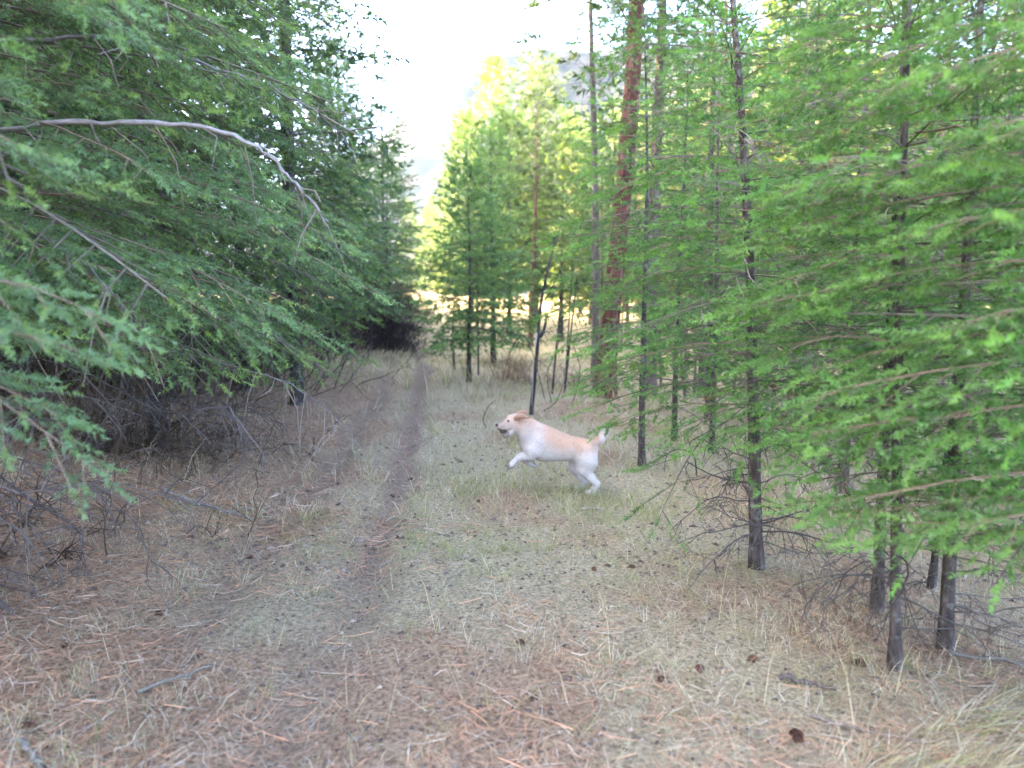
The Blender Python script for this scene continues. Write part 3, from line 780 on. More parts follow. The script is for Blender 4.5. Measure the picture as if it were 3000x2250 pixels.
# big red-barked pine: furrowed plates in the relief
def plate_trunk(name, label, base, top, r0, r1, seed):
    root = empty(name, base); tag(root, label, "tree")
    rng = np.random.default_rng(seed)
    S, Nz = 60, 240
    base = np.array(base); top = np.array(top) - base
    t = np.linspace(0, 1, Nz); Hh = np.linalg.norm(top)
    P = top[None] * t[:, None] + np.stack([0.10 * np.sin(t * 4.2), 0 * t, 0 * t], -1) * np.sin(t * PI)[:, None]
    P[0, 2] -= 0.15
    a = np.arange(S) * 2 * PI / S
    A, Zz = np.meshgrid(a, t * Hh)
    u, v = A * 0.22 / 0.075, Zz / 0.24
    # cell distance (worley) over wrapped u
    nu = int(round(2 * PI * 0.22 / 0.075)); u = A / (2 * PI) * nu
    d1 = np.full(u.shape, 9.); d2 = np.full(u.shape, 9.); idc = np.zeros(u.shape)
    iu, iv = np.floor(u), np.floor(v)
    for du in (-1, 0, 1):
        for dv in (-1, 0, 1):
            cu, cv = np.mod(iu + du, nu), iv + dv
            px = iu + du + _h(cu, cv, 3); py = iv + dv + _h(cu, cv, 8)
            d = np.hypot(u - px, v - py)
            idn = _h(cu, cv, 13)
            closer = d < d1
            d2 = np.where(closer, d1, np.minimum(d2, d)); idc = np.where(closer, idn, idc); d1 = np.where(closer, d, d1)
    edge = sstep(0.02, 0.22, d2 - d1)
    rad = r0 + (r1 - r0) * t ** 0.8 + 0.10 * np.exp(-t * Hh / 0.28)
    rr = rad[:, None] * (1 + 0.025 * np.sin(A * 3 + 1)) + 0.024 * edge + 0.008 * (fbm(u * 3, v * 6, 5) - .5)
    Vx = P[:, None] + rr[..., None] * np.stack([np.cos(A), np.sin(A), 0 * A], -1)
    c_f = np.array([0.035, 0.022, 0.018]); 
    plate = np.array([0.108, 0.047, 0.031])[None, None] * (0.65 + 0.7 * idc[..., None]) + np.array([0.03, 0.03, 0.03]) * (idc[..., None] > 0.7)
    Cc = c_f * (1 - edge[..., None]) + plate * edge[..., None]
    ch = sstep(0.9, 0.2, Zz + 0.5 * vn(A * 1.5, Zz * 3, 4))[..., None] * sstep(0.2, -0.6, np.cos(A + .3))[..., None] * 0.85
    Cc = Cc * (1 - ch) + np.array([0.02, 0.018, 0.018]) * ch     # burnt scar low on one side
    i, j = np.meshgrid(np.arange(Nz - 1), np.arange(S), indexing='ij'); k = (j + 1) % S
    Fq = np.stack([i * S + j, i * S + k, (i + 1) * S + k, (i + 1) * S + j], -1).reshape(-1, 4)
    link("trunk", make_mesh("trunk", Vx.reshape(-1, 3), Fq, [M_REDBARK], Cc.reshape(-1, 3), smooth=True), root)
    return root, P
rp, RP = plate_trunk("ponderosa_pine", "big red barked pine trunk with dark furrowed plates right of centre", g0(1.56, 11.9), (2.25, 12.3, 11.5), 0.138, 0.078, 5)
G = Geo(); rng = np.random.default_rng(8)
SPp, SDp, SSp, SCp = [], [], [], []
for i in range(44):
    t = rng.uniform(0.5, 1.0); p0 = np.array([np.interp(t, np.linspace(0, 1, len(RP)), RP[:, k]) for k in range(3)])
    az = rng.uniform(0, 6.28); L = rng.uniform(0.7, 2.0) * (1.2 - 0.5 * t); el = rng.uniform(-.35, .5)
    d = np.array([math.cos(az) * math.cos(el), math.sin(az) * math.cos(el), math.sin(el)])
    P = [p0]
    for k in range(7):
        d = nrm(d + rng.normal(size=3) * 0.18 + np.array([0, 0, .05])); P.append(P[-1] + d * L / 7)
    P = np.array(P); polyline_segs(G, P, 0.024, 0.007, np.array([0.13, 0.10, 0.085]), 1)
    for k in range(14):
        f = rng.integers(3, 8); q = P[f] + rng.normal(size=3) * 0.16
        segs(G, [P[f - 1]], [q], 0.007, 0.004, np.array([0.12, 0.09, 0.07]), 1)
        SPp.append(q); SDp.append(nrm(q - P[f - 1]) + [0, 0, .25]); SSp.append(rng.uniform(.2, .36)); SCp.append(np.array(PINE) * rng.uniform(.7, 1.35))
add_shoots(G, np.array(SPp), np.array(SDp), np.array(SSp), np.array(SCp), LOD[4]["tpl"], rng)
link("crown", G.mesh("crown", [M_NEEDLE, M_TWIG]), rp)

conifer("young_fir", "young fir with a thin bare stem right beside the trail's far grass", -0.87, 14.3, h=4.3, r0=0.05, lo=0.86, cr=1.05, lod=2, seed=31,
        green=(0.088, 0.169, 0.077), whorl=0.19, per=6, droop=0.35, elev=(0.1, 0.9), bark=M_BARK, shape=.7, dens=2.0)
conifer("young_fir", "young fir behind and right of the slim one by the trail", -0.52, 19.6, h=6.2, r0=0.08, lo=0.6, cr=1.5, lod=2, seed=32,
        green=(0.088, 0.169, 0.077), whorl=0.22, per=7, droop=0.35, shape=.7, dens=1.8)
conifer("young_fir", "low leafy fir seedling left of the thin stemmed young fir", -1.35, 16.5, h=1.9, r0=0.03, lo=0.3, cr=0.6, lod=1, seed=33,
        green=(0.077, 0.150, 0.077), whorl=0.2, per=5, droop=0.2, shape=.7)
for x, y, h, cr, sd, lab in ((-0.1, 27, 8.0, 1.7, 301, "full green conifer behind the two young firs"), (1.75, 25.5, 7.2, 1.5, 302, "green conifer filling the gap left of the red trunk"),
        (-1.8, 32, 8.6, 1.7, 303, "green conifer rising behind the low fir seedling"), (2.9, 21, 7.0, 1.5, 304, "green conifer directly behind the red barked trunk"), (0.9, 36, 9.5, 1.9, 305, "dusky green conifer behind the reddish leaning trunk")):
    conifer("fir_tree", lab, x, y, h=h, r0=.1, lo=1.9, cr=cr, lod=3, seed=sd, green=(0.085, 0.145, 0.072), whorl=.32, per=6, droop=.35, shape=.7, dens=1.7, sides=7)
conifer("pine_tree", "reddish trunked pine leaning on a needle mound in the middle distance", 0.62, 24.0, h=7.8, r0=0.10, lo=3.0, cr=1.6, lod=4, seed=34, green=PINE,
        lean=(0.035, 0), whorl=0.4, per=5, droop=0.3, bark=M_BARK_RUST, shape=0.35)
conifer("pine_tree", "dark spreading pine crown below the bright treetops in mid picture", 1.0, 30.0, h=10.3, r0=0.15, lo=4.6, cr=3.0, lod=4, seed=35, green=(0.069, 0.111, 0.062),
        whorl=0.5, per=5, droop=0.25, bark=M_BARK_FAR, shape=0.35, dens=1.3)
conifer("pine_tree", "tall slim grey trunk against the sky left of the red pine", 1.72, 14.6, h=13, r0=0.085, lo=6.0, cr=1.2, lod=4, seed=36, green=PINE,
        lean=(-0.008, 0), wob=0.12, whorl=0.5, per=3, droop=0.3, bark=M_BARK_FAR, shape=0.3)
conifer("pine_tree", "tall dark trunk against the sky right of the red pine", 2.55, 13.2, h=13, r0=0.14, lo=3.4, cr=1.5, lod=2, seed=37, green=(0.075, 0.150, 0.056),
        lean=(0.012, 0), whorl=0.34, per=4, droop=0.4, bark=M_BARK_FAR, shape=0.3, cull=True, ztop=8.5)

# ------------------------------------------------------------------ right side, near
r1 = conifer("fir_tree", "slender fir with a dark leaning trunk and many dead lower branches", 1.47, 4.12, h=4.9, r0=0.040, lo=0.95, cr=1.3, lod=0, seed=41,
        green=(0.073, 0.172, 0.045), lean=(-0.075, 0.0), wob=0.05, whorl=0.15, per=5, droop=0.5, elev=(0.0, 0.8), bare=0.16, cull=True, shape=0.6, ztop=4.2, dens=.85, dry=.03)
add_dead(r1, 14, 0.9, 2.6, 0.8, 181, 0.006, (0.15, 0.125, 0.11), None, 1.0, lean=(-0.075, 0), el=(-.3, .2))
add_boughs(r1, [((1.44 - .07 * z, 4.12, z), (1.44 - .07 * z + dx, 4.12 + dy, z - .12), .24) for z, dx, dy in ((.98, -.75, -.1), (1.2, .6, -.3), (1.35, -.8, -.25), (1.6, .65, -.1), (1.75, -.72, .1), (1.95, -.55, -.4), (2.1, .62, -.2), (2.3, -.7, -.1), (2.55, .5, -.3), (2.7, -.66, 0), (2.95, .5, 0), (3.1, -.55, -.2))], 690, (0.070, 0.145, 0.036), sag=.1, bare=.15, dens=1.1, r=.006)
add_dead(r1, 26, 0.12, 1.1, 0.68, 81, 0.0065, (0.055, 0.05, 0.048), None, 1.1, lean=(-0.075, 0), el=(-.2, .25), droop=.9)
r1b = conifer("fir_tree", "thin young fir standing behind the dog's tail", 1.26, 6.77, h=4.3, r0=0.034, lo=0.85, cr=1.0, lod=0, seed=42,
        green=(0.073, 0.169, 0.048), lean=(-0.02, 0), whorl=0.14, per=5, droop=0.4, elev=(0.1, 0.8), shape=.55, dens=.85, cull=True)
add_boughs(r1b, [((1.2, 6.77, z), (x1, 6.6, z - .12), .2) for z, x1 in ((1.0, .62), (1.35, .50), (1.6, .35), (1.95, .55), (2.3, .6), (2.7, .66), (3.1, .72))], 680, (0.082, 0.165, 0.042), sag=.1, bare=.2, dens=1.0, lod=0, r=.005)
add_dead(r1b, 8, 0.1, 0.8, 0.45, 82, 0.005, DARKW)
for x, y, h, sd, lab in ((1.9, 8.2, 4.6, 43, "pencil thin fir right of the one behind the dog's tail"),
                         (2.17, 7.6, 4.2, 44, "slim grey stemmed fir just left of the leaning dark trunk")):
    rr_ = conifer("fir_tree", lab, x, y, h=h, r0=0.034, lo=1.3, cr=0.75, lod=1, seed=sd, green=(0.075, 0.159, 0.056), whorl=0.19, per=5, droop=0.4, shape=.5)
    add_dead(rr_, 12, 0.2, 1.4, 0.5, 800 + sd, 0.0045, (0.09, 0.08, 0.075))

r2 = conifer("fir_tree", "front fir on the right, its thin trunk rooted nearest the camera", 1.65, 2.91, h=4.6, r0=0.024, lo=1.05, cr=0.95, lod=0, seed=45,
        green=(0.077, 0.185, 0.053), lean=(-0.03, 0.03), wob=0.03, whorl=0.14, per=5, droop=0.5, bare=0.16, cull=True, ztop=3.4, shape=.45, dens=.75)
add_boughs(r2, [((1.62, 2.95, z), (x1, y1, z - .1), .26) for z, x1, y1 in ((1.15, 1.12, 2.8), (1.4, 1.0, 2.9), (1.65, 1.95, 2.55), (1.75, 1.02, 2.7), (2.0, 1.08, 2.9), (2.25, 1.9, 2.6), (2.4, 1.05, 2.75), (2.65, 1.1, 2.9))], 710, (0.090, 0.180, 0.048), sag=.1, bare=.15, dens=1.2, r=.006)
add_dead(r2, 12, 0.15, 0.85, 0.6, 83, 0.005, (0.05, 0.043, 0.038), None, 1.1, lean=(-0.03, .03))
r2b = conifer("fir_tree", "darker fir trunk directly behind the frontmost one", 1.90, 3.55, h=4.8, r0=0.029, lo=0.95, cr=1.0, lod=0, seed=46,
        green=(0.065, 0.153, 0.045), lean=(-0.02, 0.0), whorl=0.16, per=5, droop=0.5, bare=0.2, cull=True, ztop=4.0, shape=.45, dens=.7)
add_dead(r2b, 16, 0.9, 2.7, 0.75, 184, 0.006, (0.17, 0.14, 0.125), None, 1.2, lean=(-0.02, 0), el=(-.4, .2))
add_dead(r2b, 16, 0.12, 0.8, 0.7, 84, 0.006, (0.07, 0.06, 0.052), None, 1.0, lean=(-0.02, 0))
r2c = conifer("fir_tree", "lichen flecked fir trunk right of the frontmost one", 2.02, 3.16, h=4.5, r0=0.031, lo=1.0, cr=0.9, lod=0, seed=47,
        green=(0.073, 0.172, 0.050), lean=(0.0, 0.03), whorl=0.16, per=5, droop=0.5, bare=0.18, cull=True, ztop=3.6, shape=.45, dens=.7)
add_dead(r2c, 14, 0.1, 0.7, 0.75, 85, 0.006, (0.085, 0.072, 0.06), (-1.6, 1.0), 1.0)
r2d = conifer("fir_tree", "thinnest stem leaning right at the right edge of the photo", 2.42, 3.95, h=4.8, r0=0.02, lo=0.9, cr=0.95, lod=0, seed=48,
        green=(0.069, 0.159, 0.050), lean=(0.06, 0.0), whorl=0.2, per=5, droop=0.5, bare=0.2, cull=True, ztop=4.2, shape=.45, dens=.7)
re_ = conifer("fir_tree", "fir just outside the right edge reaching bright low sprays over the slope", 2.75, 2.15, h=4.2, r0=0.05, lo=0.95, cr=1.75, lod=0, seed=49,
        green=(0.088, 0.208, 0.053), whorl=0.2, per=5, droop=0.25, elev=(0.0, 0.7), bare=0.25, cull=True, ztop=2.6, azpref=(2.6, .5), dens=.9)
add_boughs(re_, [((2.7, 2.2, 1.15), (1.00, 2.42, 1.09), .33), ((2.7, 2.2, 1.0), (1.06, 2.45, .89), .31), ((2.7, 2.2, .9), (1.2, 2.5, .72), .28), ((2.7, 2.2, 1.35), (1.04, 2.42, 1.26), .30), ((2.6, 2.0, 1.0), (1.35, 2.1, .92), .26), ((2.7, 2.3, .85), (1.7, 2.5, .74), .22),
    ((2.7, 2.3, 1.7), (.95, 2.9, 1.56), .32), ((2.7, 2.3, 2.1), (1.02, 2.75, 1.98), .32), ((2.7, 2.2, 2.45), (1.25, 2.4, 2.3), .3), ((2.7, 2.2, 1.9), (1.3, 2.35, 1.78), .3), ((2.7, 2.3, 2.7), (1.3, 2.7, 2.65), .32),
    ((2.7, 2.2, 1.6), (1.35, 2.3, 1.46), .28), ((2.7, 2.2, 2.2), (1.45, 2.2, 2.08), .3), ((2.7, 2.3, 2.4), (1.15, 3.0, 2.2), .3), ((2.7, 2.3, 1.5), (1.2, 2.8, 1.36), .28), ((2.7, 2.3, 2.6), (1.05, 2.9, 2.42), .3), ((2.7, 2.2, 2.0), (1.0, 3.1, 1.82), .3)],
    640, (0.104, 0.198, 0.060), sag=.08, bare=.25, dens=1.7)
for x, y, h, cr, sd, lab in ((2.95, 6.2, 5.6, 1.3, 50, "bushy fir behind the frontmost right trunks"),
                         (4.0, 5.3, 6.0, 1.4, 51, "dense fir filling the right edge behind the thin stems"),
                         (3.5, 8.6, 6.5, 1.4, 52, "taller fir behind the bushy one on the right"),
                         (5.3, 7.8, 7.5, 1.6, 53, "tall full fir at the far right edge"),
                         (2.9, 10.4, 5.5, 1.1, 54, "slim fir right of the red barked pine")):
    q = conifer("fir_tree", lab, x, y, h=h, r0=0.05, lo=0.55, cr=cr, lod=1 if y < 7 else 2, seed=sd, green=(0.070, 0.150, 0.050), whorl=0.22, per=5, droop=0.5, bare=0.2, cull=True, shape=.5, dens=1.0, dry=.05)
    add_dead(q, 10, 0.2, 1.4, 0.8, 860 + sd, 0.006, (0.07, 0.06, 0.055))

print("unique crown tris", TRI[0])
# ------------------------------------------------------------------ dead saplings in the right-hand understorey
rng = np.random.default_rng(77)
def clear_of_trail(x, y): return dist_poly(np.array(x), np.array(y), RUT_A) > 1.3
protos = []; SAPL = []
for i in range(6):
    h = rng.uniform(2.2, 5.5)
    G = Geo(); P = spline([(0, 0, -.08), (rng.normal() * .08, 0, h * .4), (rng.normal() * .2, rng.normal() * .1, h)], 18)
    tube(G, P, np.linspace(0.035, 0.008, 18), 6, (.1, .1, .1), 0, .2, i)
    t = G.mesh("trunk", [M_BARK_FAR], smooth=True)
    W = Geo()
    for k in range(22):
        zz = rng.uniform(.15, .97) * h; b = np.array([np.interp(zz, P[:, 2], P[:, a]) for a in range(3)])
        D = dead_branch_geo(rng.uniform(.3, .9), i * 100 + k, rng.uniform(-.4, .3), rng.uniform(0, 6.28), 0.006, .8, .45, (0.13, 0.105, 0.09), b)
        for v_, f_, c_ in zip(D.V, D.F, D.C): pass
        W.add(np.concatenate(D.V), np.concatenate(D.F), np.concatenate(D.C), 0)
    protos.append((t, W.mesh("dead_twigs", [M_TWIG])))
k = 0
while k < 46:
    y = rng.uniform(10, 30); x = rng.uniform(0.06, 0.62) * y + 0.6
    if abs(x - 1.56 * y / 11.9) < 0.35 and y < 12: continue
    if x < 2.2 and y < 16: continue
    t, w = protos[k % 6]
    root = empty("dead_sapling", g0(x, y)); root.rotation_euler = (rng.normal() * .05, rng.normal() * .05, rng.uniform(0, 6.28))
    root.scale = (1, 1, rng.uniform(.8, 1.2))
    tag(root, "bare brown dead sapling in the understorey behind the right firs", "dead sapling", "dead saplings of the right understorey")
    link("trunk", t, root); link("dead_twigs", w, root)["kind"] = "stuff"; k += 1; SAPL.append((root, "dead sapling", x, y))

# ------------------------------------------------------------------ forest behind
BG = []
KIND = ["full fir", "ragged fir", "rusty trunked pine", "slim rusty pine", "low bushy fir", "tall grey fir"]
ORD = ["nearest", "second", "third", "fourth", "fifth", "sixth", "seventh", "eighth", "ninth", "tenth", "eleventh", "twelfth", "thirteenth", "fourteenth", "fifteenth", "sixteenth", "seventeenth", "eighteenth", "nineteenth", "twentieth"]
ORD += [a + b for a in ("twenty ", "thirty ", "forty ") for b in ("first", "second", "third", "fourth", "fifth", "sixth", "seventh", "eighth", "ninth", "tenth")]
GAPS = [(-9, -0.62, "past the left edge"), (-0.62, -0.45, "behind the left edge's sprays"), (-0.45, -0.30, "behind the two tall left trunks"), (-0.30, 0.03, "behind the dark thicket"),
        (0.03, 0.13, "between charred pole and red trunk"), (0.13, 0.23, "just right of the red trunk"), (0.23, 0.34, "left of the leaning dark trunk"),
        (0.34, 0.45, "right of the leaning dark trunk"), (0.45, 0.56, "behind the frontmost right trunks"), (0.56, 0.68, "behind the right edge's thin stem"), (0.68, 9, "past the right edge")]
def label_by_place(items, what):
    """items: (object, kind word, x, y); words for the gap a tree is seen through and its order in depth there"""
    for a, b, where in GAPS:
        seen = {}
        for o, kind, x, y in sorted([q for q in items if a <= max(-8, q[2] / max(q[3], .1)) < b], key=lambda q: q[3]):
            k = seen[kind] = seen.get(kind, -1) + 1
            o["label"] = f"{ORD[min(k, len(ORD) - 1)]} {kind} {where}, {what}"
def bgproto(bark, **kw):
    TG, CG = conifer_data(**kw)
    BG.append((TG.mesh("trunk", [bark], smooth=True), CG.mesh("crown", [M_NEEDLE, M_TWIG]), kw["h"]))
bgproto(M_BARK_FAR, h=14, r0=.15, lo=1.2, cr=2.7, lod=3, seed=201, green=(0.094, 0.137, 0.050), whorl=.45, per=7, sides=7, dens=1.6)
bgproto(M_BARK_FAR, h=12, r0=.13, lo=1.6, cr=2.3, lod=3, seed=202, green=(0.088, 0.130, 0.053), whorl=.45, per=6, sides=7, dens=1.5)
bgproto(M_BARK_RUST, h=15, r0=.17, lo=4.5, cr=2.0, lod=4, seed=203, green=(0.106, 0.143, 0.050), whorl=.75, per=4, sides=7, shape=.4)
bgproto(M_BARK_RUST, h=13, r0=.15, lo=3.4, cr=1.8, lod=4, seed=204, green=(0.100, 0.137, 0.050), whorl=.75, per=4, sides=7, shape=.4)
bgproto(M_BARK_FAR, h=9, r0=.10, lo=0.8, cr=2.0, lod=3, seed=205, green=(0.088, 0.143, 0.056), whorl=.42, per=6, sides=7, dens=1.4)
bgproto(M_BARK_FAR, h=16, r0=.16, lo=2.0, cr=2.5, lod=3, seed=206, green=(0.075, 0.117, 0.056), whorl=.45, per=6, sides=7, dens=1.5)

def bg_tree(i, x, y, h, label, group=None, name="pine_tree"):
    t, c, h0 = BG[i]
    root = empty(name, g0(x, y)); s = h / h0
    root.scale = (s * rng.uniform(.9, 1.12), s * rng.uniform(.9, 1.12), s); root.rotation_euler = (0, 0, rng.uniform(0, 6.28))
    tag(root, label, "tree", group)
    link("trunk", t, root); link("crown", c, root)
    return root
# mid-distance firs of the shaded right side
n_far = len(BG)
bgproto(M_BARK_FAR, h=8, r0=.07, lo=.9, cr=1.5, lod=2, seed=211, green=(0.075, 0.135, 0.055), whorl=.34, per=5, sides=7, dens=1.0, shape=.6)
bgproto(M_BARK_FAR, h=9, r0=.08, lo=1.6, cr=1.4, lod=2, seed=212, green=(0.068, 0.122, 0.052), whorl=.36, per=5, sides=7, dens=1.0, shape=.55)
MID = []
for k, (x, y, h) in enumerate(((4.6, 11.6, 7.5), (6.3, 10.6, 8), (3.6, 13.4, 8.5), (5.6, 13.8, 9), (7.6, 13.0, 9), (4.4, 16.2, 9), (6.8, 16.4, 9.5), (9.0, 15.6, 10), (3.5, 18.4, 8.5), (5.6, 19.0, 10), (8.2, 19.2, 10.5), (11.0, 18.6, 11), (10.4, 13.6, 9.5), (8.6, 10.2, 8.5))):
    MID.append((bg_tree(n_far + k % 2, x, y, h, "", "shaded firs of the right middle distance", "fir_tree"), ("bushy fir", "high skirted fir")[k % 2], x, y))
label_by_place(MID, "shaded middle distance")
# the sunlit conifers closing the view, each one told apart
for i, x, y, h, lab in ((0, -1.5, 56, 18.0, "tall sunlit conifer with the left of the two highest yellow tips"),
                        (1, 2.1, 57, 18.0, "tall sunlit conifer with the right of the two highest yellow tips"),
                        (0, -3.5, 54, 13.2, "sunlit yellow green conifer beside the pale mountain gap"),
                        (5, -5.0, 56, 9.5, "lower sunlit conifer at the right edge of the sky gap"),
                        (4, -6.6, 57, 6.5, "small yellow conifer closing the trail's far end"),
                        (4, -2.4, 57, 8.0, "yellow green bushy conifer above the sunlit meadow"),
                        (1, 0.4, 55, 12.0, "green conifer between the young firs and the far tall tips"),
                                        (5, 4.0, 53, 13.5, "sunlit conifer seen left of the red barked pine")):
    bg_tree(i, x, y, h, lab)
RS, LS, FR = [], [], []
n = 0
while n < 62:
    y = rng.uniform(22, 66); x = rng.uniform(0.03, 0.80) * y
    if y < 34 and x < 3.2: continue
    i = int(rng.integers(0, 6)); RS.append((None, KIND[i], x, y))
    RS[-1] = (bg_tree(i, x, y, min(rng.uniform(7, 16), (0.27 if x < .22 * y else 0.34 if x < .36 * y else 1) * y - .8), "slender conifer of the stand behind the right hand firs", "conifers of the far right stand"), KIND[i], x, y); n += 1
n = 0
while n < 26:
    y = rng.uniform(70, 110); x = rng.uniform(-0.22, 0.75) * y
    i = int(rng.integers(0, 6))
    FR.append((bg_tree(i, x, y, min(rng.uniform(12, 19) * (1 if x > 0 else .7), .19 * y + (-2 if x < .22 * y else 5)), "conifer of the farthest row behind the sunlit meadow", "conifers of the farthest row"), KIND[i], x, y)); n += 1
# forest west of the trail (it keeps the trail in shade)
n = 0
while n < 110:
    y = rng.uniform(-9, 33); x = -rng.uniform(6.8, 32)
    if x > -0.62 * y * 0.5 - 5.2 and y > 16 or (y < 4 and x > -8.5): continue
    i = int(rng.choice([0, 1, 5, 5]))
    LS.append((bg_tree(i, x, y, rng.uniform(14, 19) if y < 30 or x < -.34 * y else rng.uniform(9, 12), "dark conifer of the dense stand behind the left firs", "conifers of the dense left stand", "fir_tree"), KIND[i], x, y)); n += 1
LR = []
for x, y, h in ((-9.0, 34, 10), (-12.0, 56, 7.0), (-17, 31, 10), (-11.5, 52, 6.5), (-15, 46, 8), (-17, 60, 8)):
    LR.append((bg_tree(5, x, y, h, "conifer of the left row fading toward the sky gap", "conifers of the left far row", "fir_tree"), KIND[5], x, y))
label_by_place(RS, "in the right stand"); label_by_place(LS, "in the left stand"); label_by_place(FR, "in the farthest row"); label_by_place(SAPL, "in the understorey"); label_by_place(LR, "in the left row")

# ------------------------------------------------------------------ ground cover
rng = np.random.default_rng(501)
def sample_ground(n, y0, y1, p, wid=0.86, extra=0.5):
    """positions ahead of the viewpoint, denser close by (density falls as y**-p)"""
    u = rng.random(n); k = 2 - p
    y = (y0 ** k + u * (y1 ** k - y0 ** k)) ** (1 / k) if abs(k) > 1e-6 else y0 * (y1 / y0) ** u
    x = rng.uniform(-1, 1, n) * (wid * y + extra)
    return x, y

def blades(G, x, y, h, w, lean_az, lean, C, z=None):
    n = len(x)
    b = np.stack([x, y, (gz(x, y) if z is None else z) - 0.006], -1)
    d = np.stack([np.cos(lean_az) * np.sin(lean), np.sin(lean_az) * np.sin(lean), np.cos(lean)], -1)
    hor = np.stack([np.cos(lean_az), np.sin(lean_az), np.zeros(n)], -1)
    wa = rng.uniform(0, 6.28, n)
    s = np.stack([np.cos(wa), np.sin(wa), np.zeros(n)], -1) * (w * 0.5)[:, None]
    m = b + d * (h * 0.55)[:, None]
    t = m + nrm(d + hor * 0.55 * np.sin(lean)[:, None] + hor * rng.uniform(0, .5, (n, 1)) - np.array([0, 0, .25])) * (h * 0.5)[:, None]
    V = np.stack([b - s, b + s, m + s * 0.8, m - s * 0.8, t], 1).reshape(-1, 3)
    F = (np.array([(0, 1, 2), (0, 2, 3), (3, 2, 4)])[None] + np.arange(n)[:, None, None] * 5).reshape(-1, 3)
    G.add(V, F, np.repeat(C, 5, 0), 0)

STRAW = np.array([0.42, 0.355, 0.215]); PALE = np.array([0.49, 0.445, 0.34]); GRN = np.array([0.17, 0.20, 0.06]); SAGE = np.array([0.29, 0.31, 0.215]); BROWN = np.array([0.25, 0.15, 0.09])
def grass_colour(x, y, gmask):
    n = len(x)
    r = rng.random(n)[:, None]
    C = np.where(r < 0.5, STRAW, np.where(r < 0.8, PALE, BROWN))
    sg = rng.random(n) < 0.12
    C = np.where(sg[:, None], SAGE, C)
    g = rng.random(n) < gmask
    C = np.where(g[:, None], GRN * rng.uniform(.8, 1.5, (n, 1)) + (STRAW - GRN) * rng.uniform(0, .45, (n, 1)), C)
    return C * rng.uniform(0.7, 1.2, (n, 1))

def green_mask(x, y):
    return np.clip(0.9 * sstep(0.36, 0.56, fbm(x * 0.9, y * 0.7, 61)) * sstep(3.0, 5.0, y) * sstep(-1.9, -1.0, x) * sstep(26, 14, y) + 0.10 + 0.25 * sstep(.55, .7, fbm(x * 2, y * 2, 66)), 0, 1)

G = Geo()
# tufts
for (nt, y0, y1, p, per, hh, ww) in ((8600, 1.55, 6.5, 1.3, 13, 0.075, 0.0019), (5200, 5.0, 14, 1.2, 10, 0.14, 0.0042), (4200, 11, 34, 1.1, 7, 0.22, 0.010)):
    x, y = sample_ground(nt, y0, y1, p)
    lit = np.clip(sstep(-1.3, -3.0, x + .9 * (fbm(x * .9, y * .9, 3) - .5)), 0, 1)
    keep = rng.random(nt) < (1 - 0.95 * rut(x, y)) * (1 - 0.72 * lit * sstep(16, 9, y)) * (0.12 + 0.88 * sstep(0.38, 0.56, fbm(x * 1.3, y * 1.3, 55))) * (.35 + .65 * sstep(.3, .6, fbm(x * 4, y * 4, 57)))
    x, y = x[keep], y[keep]; n = len(x)
    s = rng.lognormal(0, 0.38, n) * np.where(rng.random(n) < .05, 1.9, 1)
    X2 = np.repeat(x, per); Y2 = np.repeat(y, per); S2 = np.repeat(s, per); gm = np.repeat(green_mask(x, y), per)
    tuftgreen = np.repeat(rng.random(n), per) < gm
    N = len(X2); rad = (0.012 + 0.03 * rng.random(N)) * (hh / .09); an = rng.uniform(0, 6.28, N)
    flat = np.repeat(rng.uniform(0.55, 1.45, n) if hh < .1 else rng.uniform(.3, 1.1, n), per)
    base_az = np.repeat(rng.uniform(0, 6.28, n), per)
    C = grass_colour(X2, Y2, np.where(tuftgreen, 0.85, 0.04))
    blades(G, X2 + rad * np.cos(an), Y2 + rad * np.sin(an), hh * S2 * rng.uniform(.55, 1.3, N), ww * rng.uniform(.7, 1.3, N),
           np.where(rng.random(N) < .5, an, base_az + rng.normal(size=N) * .5), np.clip(flat * rng.uniform(.3, 1.3, N), 0, 1.52), C)
# loose single blades and fallen straw
for (n, y0, y1, p, hh, ww, fl) in ((26000, 1.55, 6, 1.5, 0.10, 0.0018, 1.25), (22000, 5, 16, 1.3, 0.14, 0.0036, 0.9), (15000, 13, 70, 1.2, 0.28, 0.016, 0.55)):
    x, y = sample_ground(n, y0, y1, p)
    keep = rng.random(n) < (1 - 0.9 * rut(x, y)); x, y = x[keep], y[keep]; n = len(x)
    C = grass_colour(x, y, green_mask(x, y) * .6)
    if y0 > 12: C = C * np.array([1.05, 1.0, .85])
    blades(G, x, y, hh * rng.lognormal(0, .35, n), ww * rng.uniform(.7, 1.3, n), rng.uniform(0, 6.28, n), np.clip(rng.normal(fl, .25, n), .05, 1.5), C)
# a few tall seed stems
x, y = sample_ground(420, 2.2, 12, 1.2); n = len(x)
blades(G, x, y, rng.uniform(.2, .42, n), np.full(n, .0026) * np.maximum(1, y / 4), rng.uniform(0, 6.28, n), rng.uniform(.05, .5, n), np.tile(STRAW * 1.1, (n, 1)))
# taller tufts round the spot the dog springs from
n = 420; x = rng.normal(.60, .16, n); y = rng.normal(5.78, .12, n)
blades(G, x, y, rng.uniform(.05, .15, n), rng.uniform(.002, .0045, n), rng.uniform(0, 6.28, n), rng.uniform(.1, .9, n), grass_colour(x, y, np.full(n, .5)))
